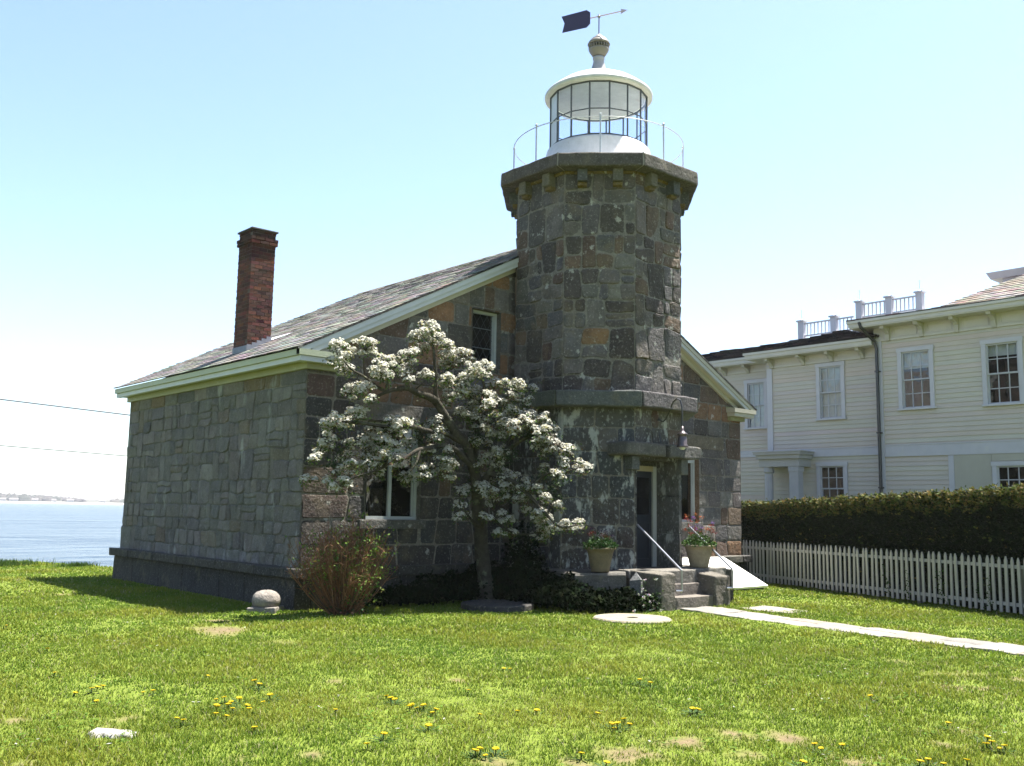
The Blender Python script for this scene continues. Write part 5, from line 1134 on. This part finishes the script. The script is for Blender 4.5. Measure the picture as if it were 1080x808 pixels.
def sash_window(x, y0, y1, z0, z1, rows=(2, 2), cols=3, curtain=.0, trim=.11, two=True):
    """y0<y1: outside of the trim; faces -x"""
    t = MB(LAV); P = x - .055
    t.box((P, y0, z0 + .05), (x + .02, y0 + trim, z1 - trim)); t.box((P, y1 - trim, z0 + .05), (x + .02, y1, z1 - trim)); t.box((P - .01, y0 - .02, z1 - trim), (x + .02, y1 + .02, z1)); t.box((P - .03, y0 - .03, z0), (x + .02, y1 + .03, z0 + .05))
    w = t.build('window', WHITEP, YH)
    a, b, c, d = y0 + trim, y1 - trim, z0 + .05, z1 - trim; mid = (c + d)/2
    sb = MB((.78, .78, .82)); f = .04
    def sash(zb, zt, xx, nr):
        sb.box((xx, a, zb), (xx + .03, a + f, zt)); sb.box((xx, b - f, zb), (xx + .03, b, zt)); sb.box((xx, a + f, zb), (xx + .03, b - f, zb + f)); sb.box((xx, a + f, zt - f), (xx + .03, b - f, zt))
        for i in range(1, cols): yy = a + (b - a)*i/cols; sb.box((xx + .005, yy - .011, zb + f), (xx + .025, yy + .011, zt - f))
        for i in range(1, nr): zz = zb + (zt - zb)*i/nr; sb.box((xx + .007, a + f, zz - .011), (xx + .023, b - f, zz + .011))
    if two: sash(mid - .02, d, x - .015, rows[0]); sash(c, mid + .02, x + .02, rows[1])
    else: sash(c, d, x - .01, rows[0])
    sb.build('sash', WHITEP, w)
    g = MB(); g.poly([(x + .004, a, mid if two else c), (x + .004, b, mid if two else c), (x + .004, b, d), (x + .004, a, d)])
    if two: g.poly([(x + .037, a, c), (x + .037, b, c), (x + .037, b, mid), (x + .037, a, mid)])
    g.build('pane', GLASS, w)
    r = MB((2.2, 1.9, 1.6)); e = x + 1.1; r.poly([(e, a, c), (e, b, c), (e, b, d), (e, a, d)]); r.poly([(x + .05, a, c), (e, a, c), (e, a, d), (x + .05, a, d)]); r.poly([(x + .05, b, c), (e, b, c), (e, b, d), (x + .05, b, d)]); r.poly([(x + .05, a, c), (x + .05, b, c), (e, b, c), (e, a, c)]); r.poly([(x + .05, a, d), (x + .05, b, d), (e, b, d), (e, a, d)])
    r.build('interior', ROOM, w)
    if curtain: 
        q = MB((.9, .9, .9)); zb = d - (d - c)*curtain; q.poly([(x + .10, a, zb), (x + .10, b, zb), (x + .10, b, d), (x + .10, a, d)]); q.build('curtain', CLOTH, w)
# windows (y0,y1,z0,z1 trims)
A_W = [(-2.41, -1.42, 4.50, 6.20, .30, True), (-4.66, -3.66, 4.46, 6.16, .2, True), (-4.78, -3.80, 1.55, 3.06, 0, True), (-7.2, -6.2, 4.46, 6.16, .3, True), (-9.6, -8.6, 4.46, 6.16, .3, True)]
B_W = [(.34, 1.25, 4.40, 6.08, 1., True), (.33, 1.30, 1.72, 3.17, 0, True)]
C_W = [(3.62, 4.47, 4.36, 5.97, 1., True), (5.6, 6.5, 4.36, 5.97, 1., True)]
def wall(nm, x, y0, y1, z1, W, zt_top):
    mb = MB(); holes = [(w[0] + .06, w[1] - .06, w[2] + .03, w[3] - .06) for w in W]; strips(mb, x, y0, y1, .0, z1, holes)
    mb.build(nm, CLAP, YH)
    for w in W: sash_window(x, w[0], w[1], w[2], w[3], curtain=w[4])
wall('front_wall', 11.3, -12.0, -.80, 6.48, A_W, 0); wall('front_wall', 11.6, -.80, 2.92, 6.12, B_W, 0); wall('front_wall', 12.6, 2.92, 8.2, 6.24, C_W, 0)
# side faces of the stepped plan, facing +y, and the hidden body
mb = MB(CRM); mb.box((11.31 + 1.2, -11.98, 0), (19, -.81, 6.6)); mb.box((11.61 + 1.2, -.8, 0), (18, 2.90, 6.2)); mb.box((12.61 + 1.2, 2.9, 0), (18, 8.2, 6.25))
mb.box((11.301, -.86, 0), (12.6, -.805, 6.6)); mb.box((11.601, 2.865, 0), (13.9, 2.915, 6.2)); mb.box((12.601, 8.15, 0), (14.0, 8.195, 6.2)); mb.box((11.301, -11.99, 0), (12.6, -11.93, 6.6)); mb.build('side_wall', CLAP, YH)
# trim boards: corner boards, belts, friezes
mb = MB(LAV)
mb.box((11.255, -.97, 0), (11.299, -.78, 6.6)); mb.box((11.30, -.805, 0), (11.6, -.765, 6.6)); mb.box((11.555, 2.76, 3.4), (11.599, 2.95, 6.2)); mb.box((12.555, 2.93, 0), (12.598, 3.05, 6.2))
mb.box((11.26, -12, 3.26), (11.295, -.98, 3.56)); mb.box((11.56, -.75, 3.34), (11.595, 2.93, 3.56)); mb.box((12.56, 3.06, 3.46), (12.595, 8.2, 3.66))
mb.box((11.25, -12, 3.56), (11.296, -.98, 3.585)); mb.box((11.55, -.75, 3.56), (11.596, 2.93, 3.585))
mb.box((11.265, -2.84, 0), (11.298, -2.70, 3.25))
mb.build('trim_board', WHITEP, YH)
# flat plastered bay right of the vertical board
mb = MB((.74, .70, .58)); mb.box((11.27, -3.78, 0), (11.281, -2.845, 3.255)); mb.box((11.27, -12, 0), (11.281, -4.80, 3.255)); mb.box((11.27, -4.79, 3.08), (11.281, -3.79, 3.255)); mb.box((11.27, -4.79, 0), (11.281, -3.79, 1.54)); mb.build('flat_panel', CLAP, YH)
def cornice(x, y0, y1, zf, ze_, over, brk, retL=True):
    H = .21
    """frieze from zf to soffit, bracketed eave; y1 end returns"""
    m = MB(CRT); e1 = y1 + (over if retL else 0)
    m.box((x - .03, y0, zf), (x - .001, y1, ze_ - H)); m.box((x - .055, y0, zf - .06), (x - .0, y1 + (.02 if retL else 0), zf - .001))
    m.box((x - over, y0, ze_ - H), (x + .2, e1, ze_ - H + .03)); m.box((x - over - .02, y0, ze_ - H + .031), (x + .2, e1 + .02, ze_ - .075)); m.box((x - over - .06, y0, ze_ - .074), (x + .2, e1 + .06, ze_ - .004))
    if retL: m.box((x - .03, y1 + .001, zf), (x + 1.2, y1 + .03, ze_ - H - .001)); m.box((x + .201, y1, ze_ - H + .002), (x + 1.3, e1 + .018, ze_ - .078)); m.box((x + .201, y1, ze_ - .077), (x + 1.3, e1 + .058, ze_ - .006))
    o = m.build('cornice', WHITEP, YH)
    ys = sorted(brk)
    pm = MB(CRT)
    for a, b in zip(ys, ys[1:]):
        p, q, z0, z1 = a + .14, b - .14, zf + .03, ze_ - H - .03
        for bx4 in ((p, q, z0, z0 + .03), (p, q, z1 - .03, z1), (p, p + .03, z0 + .031, z1 - .031), (q - .03, q, z0 + .031, z1 - .031)): pm.box((x - .045, bx4[0], bx4[2]), (x - .031, bx4[1], bx4[3]))
    if pm.f: pm.build('frieze_panel', WHITEP, o)
    for y in ys:
        b = MB((.78, .74, .64)); M = Matrix(((1, 0, 0, x), (0, 0, 1, y), (0, 1, 0, 0), (0, 0, 0, 1)))   # profile in x,z
        zb = ze_ - H; prof = [(-.03, zf - .08), (-.09, zf - .06), (-.12, zb - .20), (-.20, zb - .12), (-over*.80, zb - .08), (-over*.86, zb - .003), (-.03, zb - .003)]
        b.prism(prof, -.055, .055, M=M); b.build('bracket', WHITEP, o)
cornice(11.3, -12, -.78, 6.52, 7.04, .50, [-1.18 - .945*i for i in range(11)]); cornice(11.6, -.76, 2.93, 6.16, 6.58, .48, [-.25, .72, 1.66, 2.75]); cornice(12.6, 2.97, 8.2, 6.28, 6.66, .46, [3.35, 4.3, 5.2, 6.2, 7.2], True)
# roofs
def hip(mb, x0, x1, y0, y1, z, p, ins, cols, rg, rows=10, wid=.4, th=.03, closed=True):
    a, b, c, d = (x0, y0), (x0, y1), (x1, y1), (x1, y0); zi = z + p*ins
    A = [(x0, y0, z), (x0, y1, z), (x1, y1, z), (x1, y0, z)]; I = [(x0 + ins, y0 + ins, zi), (x0 + ins, y1 - ins, zi), (x1 - ins, y1 - ins, zi), (x1 - ins, y0 + ins, zi)]
    for k in range(4): shingle_slope(mb, A[k], A[(k+1) % 4], I[(k+1) % 4], I[k], rows, wid, th, cols, rg); mb.poly([Vector(v) - Z*.01 for v in (A[k], A[(k+1) % 4], I[(k+1) % 4], I[k])], cols[0])
    mb.poly([Vector(v) + Z*.005 for v in I], cols[0])
rg = random.Random(61); DK = [(.045, .035, .035), (.07, .055, .05), (.03, .025, .028), (.09, .07, .06)]; PK = [(.30, .25, .23), (.27, .22, .20), (.33, .28, .25), (.24, .19, .17)]
mb = MB(); hip(mb, 11.06, 18.6, -.9, 3.47, 6.585, .33, 2.2, DK, rg, 9, .35, .05); hip(mb, 12.08, 18.2, 1.0, 8.9, 6.665, .33, 2.2, DK, rg, 9, .35, .05); mb.build('roof', DSHING, YH)
mb = MB(); hip(mb, 10.74, 19.8, -12.8, -.22, 7.045, .13, 2.0, PK, rg, 6, .4, .03); hip(mb, 12.5, 19.4, -12.2, -1.27, 7.275, .56, 2.6, PK, rg, 18, .3, .02); mb.build('roof', SHING, YH)
# belvedere with a flat overhanging roof
mb = MB((.74, .72, .80)); mb.box((15.9, -7.6, 8.2), (18.2, -2.45, 8.81)); mb.hexa([(15.78, -8.0, 8.80), (18.4, -8.0, 8.80), (18.4, -2.15, 8.80), (15.78, -2.15, 8.80), (15.7, -8.1, 9.0), (18.5, -8.1, 9.0), (18.5, -2.05, 9.0), (15.7, -2.05, 9.0)]); mb.build('belvedere', WHITEP, YH)
# roof walk balustrades
def balus(x, y0, y1, z, h, posts):
    m = MB((.92, .91, .95)); m.box((x - .03, y0, z + h - .10), (x + .03, y1, z + h - .05)); m.box((x - .03, y0, z + .04), (x + .03, y1, z + .09)); y = y0 + .09
    while y < y1 - .03: m.box((x - .016, y - .016, z + .09), (x + .016, y + .016, z + h - .10)); y += .135
    o = m.build('roof_balustrade', WHITEP, YH)
    for p, sk in posts:
        q = MB((.92, .90, .96)); q.box((x - .10, p - .10, z - .5), (x + .10, p + .10, z + h)); q.box((x - .14, p - .14, z + h), (x + .14, p + .14, z + h + .05)); q.lathe([(.09, z + h + .05), (.03, z + h + .09), (.01, z + h + .1)], (x, p), 4)
        q.build('post', WHITEP, o)
        if sk: q = MB((2, 2, 2)); q.tube([(x, p, z + h), (x, p, z + h + .42)], .012, 5); q.build('lightning_rod', RAILM, o)
balus(15.0, 1.9, 3.82, 7.62, .56, [(3.82, True), (2.60, False)]); balus(15.0, -.33, 1.68, 7.98, .56, [(1.68, True), (.66, False), (-.33, True)])
mb = MB((.5, .48, .5)); mb.box((14.8, -2.0, 7.0), (18, 1.85, 7.93)); mb.box((14.8, 1.86, 6.8), (17.9, 4.2, 7.57)); mb.build('roof_deck', DSHING, YH)
# downpipe
mb = MB(); mb.tube([(10.75, -.60, 6.98), (10.78, -.63, 6.85), (10.95, -.72, 6.66), (11.15, -.84, 6.45), (11.19, -.86, 6.25), (11.19, -.87, .1)], .045, 10)
for z in (5.6, 3.9, 2.4): mb.box((11.14, -.93, z), (11.255, -.81, z + .04))
mb.build('downspout', IRON, YH)
# side portico and louvred door
mb = MB((.70, .68, .66)); mb.box((10.95, 1.50, 3.05), (11.59, 2.85, 3.28)); mb.box((10.82, 1.38, 3.40), (11.62, 2.98, 3.47)); mb.box((10.88, 1.44, 3.28), (11.61, 2.92, 3.40)); mb.box((10.80, 1.35, 3.47), (11.595, 3.0, 3.50)); pr = mb.build('portico', WHITEP, YH)
mb = MB((.70, .68, .72)); mb.lathe([(.15, 0), (.15, .1), (.125, .14), (.115, 2.85), (.15, 2.9), (.15, 3.05)], (11.12, 2.62), 24); mb.build('column', WHITEP, pr, False)
mb = MB((.70, .69, .72)); mb.box((10.98, 1.55, 0), (11.24, 1.85, 2.9)); mb.box((10.96, 1.53, 2.9), (11.26, 1.87, 3.045)); mb.build('pilaster', WHITEP, pr)
mb = MB((.70, .69, .74)); x = 11.57; y0, y1, z0, z1 = 2.98, 3.72, 1.2, 3.05; x = 12.56
mb.box((x - .05, y0, z0), (x, y0 + .1, z1)); mb.box((x - .05, y1 - .1, z0), (x, y1, z1)); mb.box((x - .05, y0 + .1, z1 - .1), (x, y1 - .1, z1)); z = z0
while z < z1 - .14: mb.hexa([(x - .035, y0 + .1, z), (x - .035, y1 - .1, z), (x - .02, y1 - .1, z + .0), (x - .02, y0 + .1, z), (x - .015, y0 + .1, z + .05), (x - .015, y1 - .1, z + .05), (x - .002, y1 - .1, z + .05), (x - .002, y0 + .1, z + .05)]); z += .055
mb.build('shutter', WHITEP, YH)

# ================================================================== overhead wires beyond the house
def wire(a, b, label, r=.014):
    a, b = Vector(a), Vector(b); d = b - a; P = []
    for k in range(61):
        t = -9 + 20*k/60; P.append(a + d*t + Z*(.0045*(t*t - t)) * 1.0)
    mb = MB((1, 1, 1)); mb.tube(P, r, 5); tag(mb.build('overhead_wire', WIREM, origin=tuple(a)), label, 'wire')
wire((-4.66, 24.8, 5.32), (-.35, 23.52, 4.99), 'thicker upper overhead wire crossing the sky left of the lighthouse', .022)
wire((-4.54, 24.77, 3.63), (-.41, 23.54, 3.42), 'thin lower overhead wire just above the sea horizon', .013)
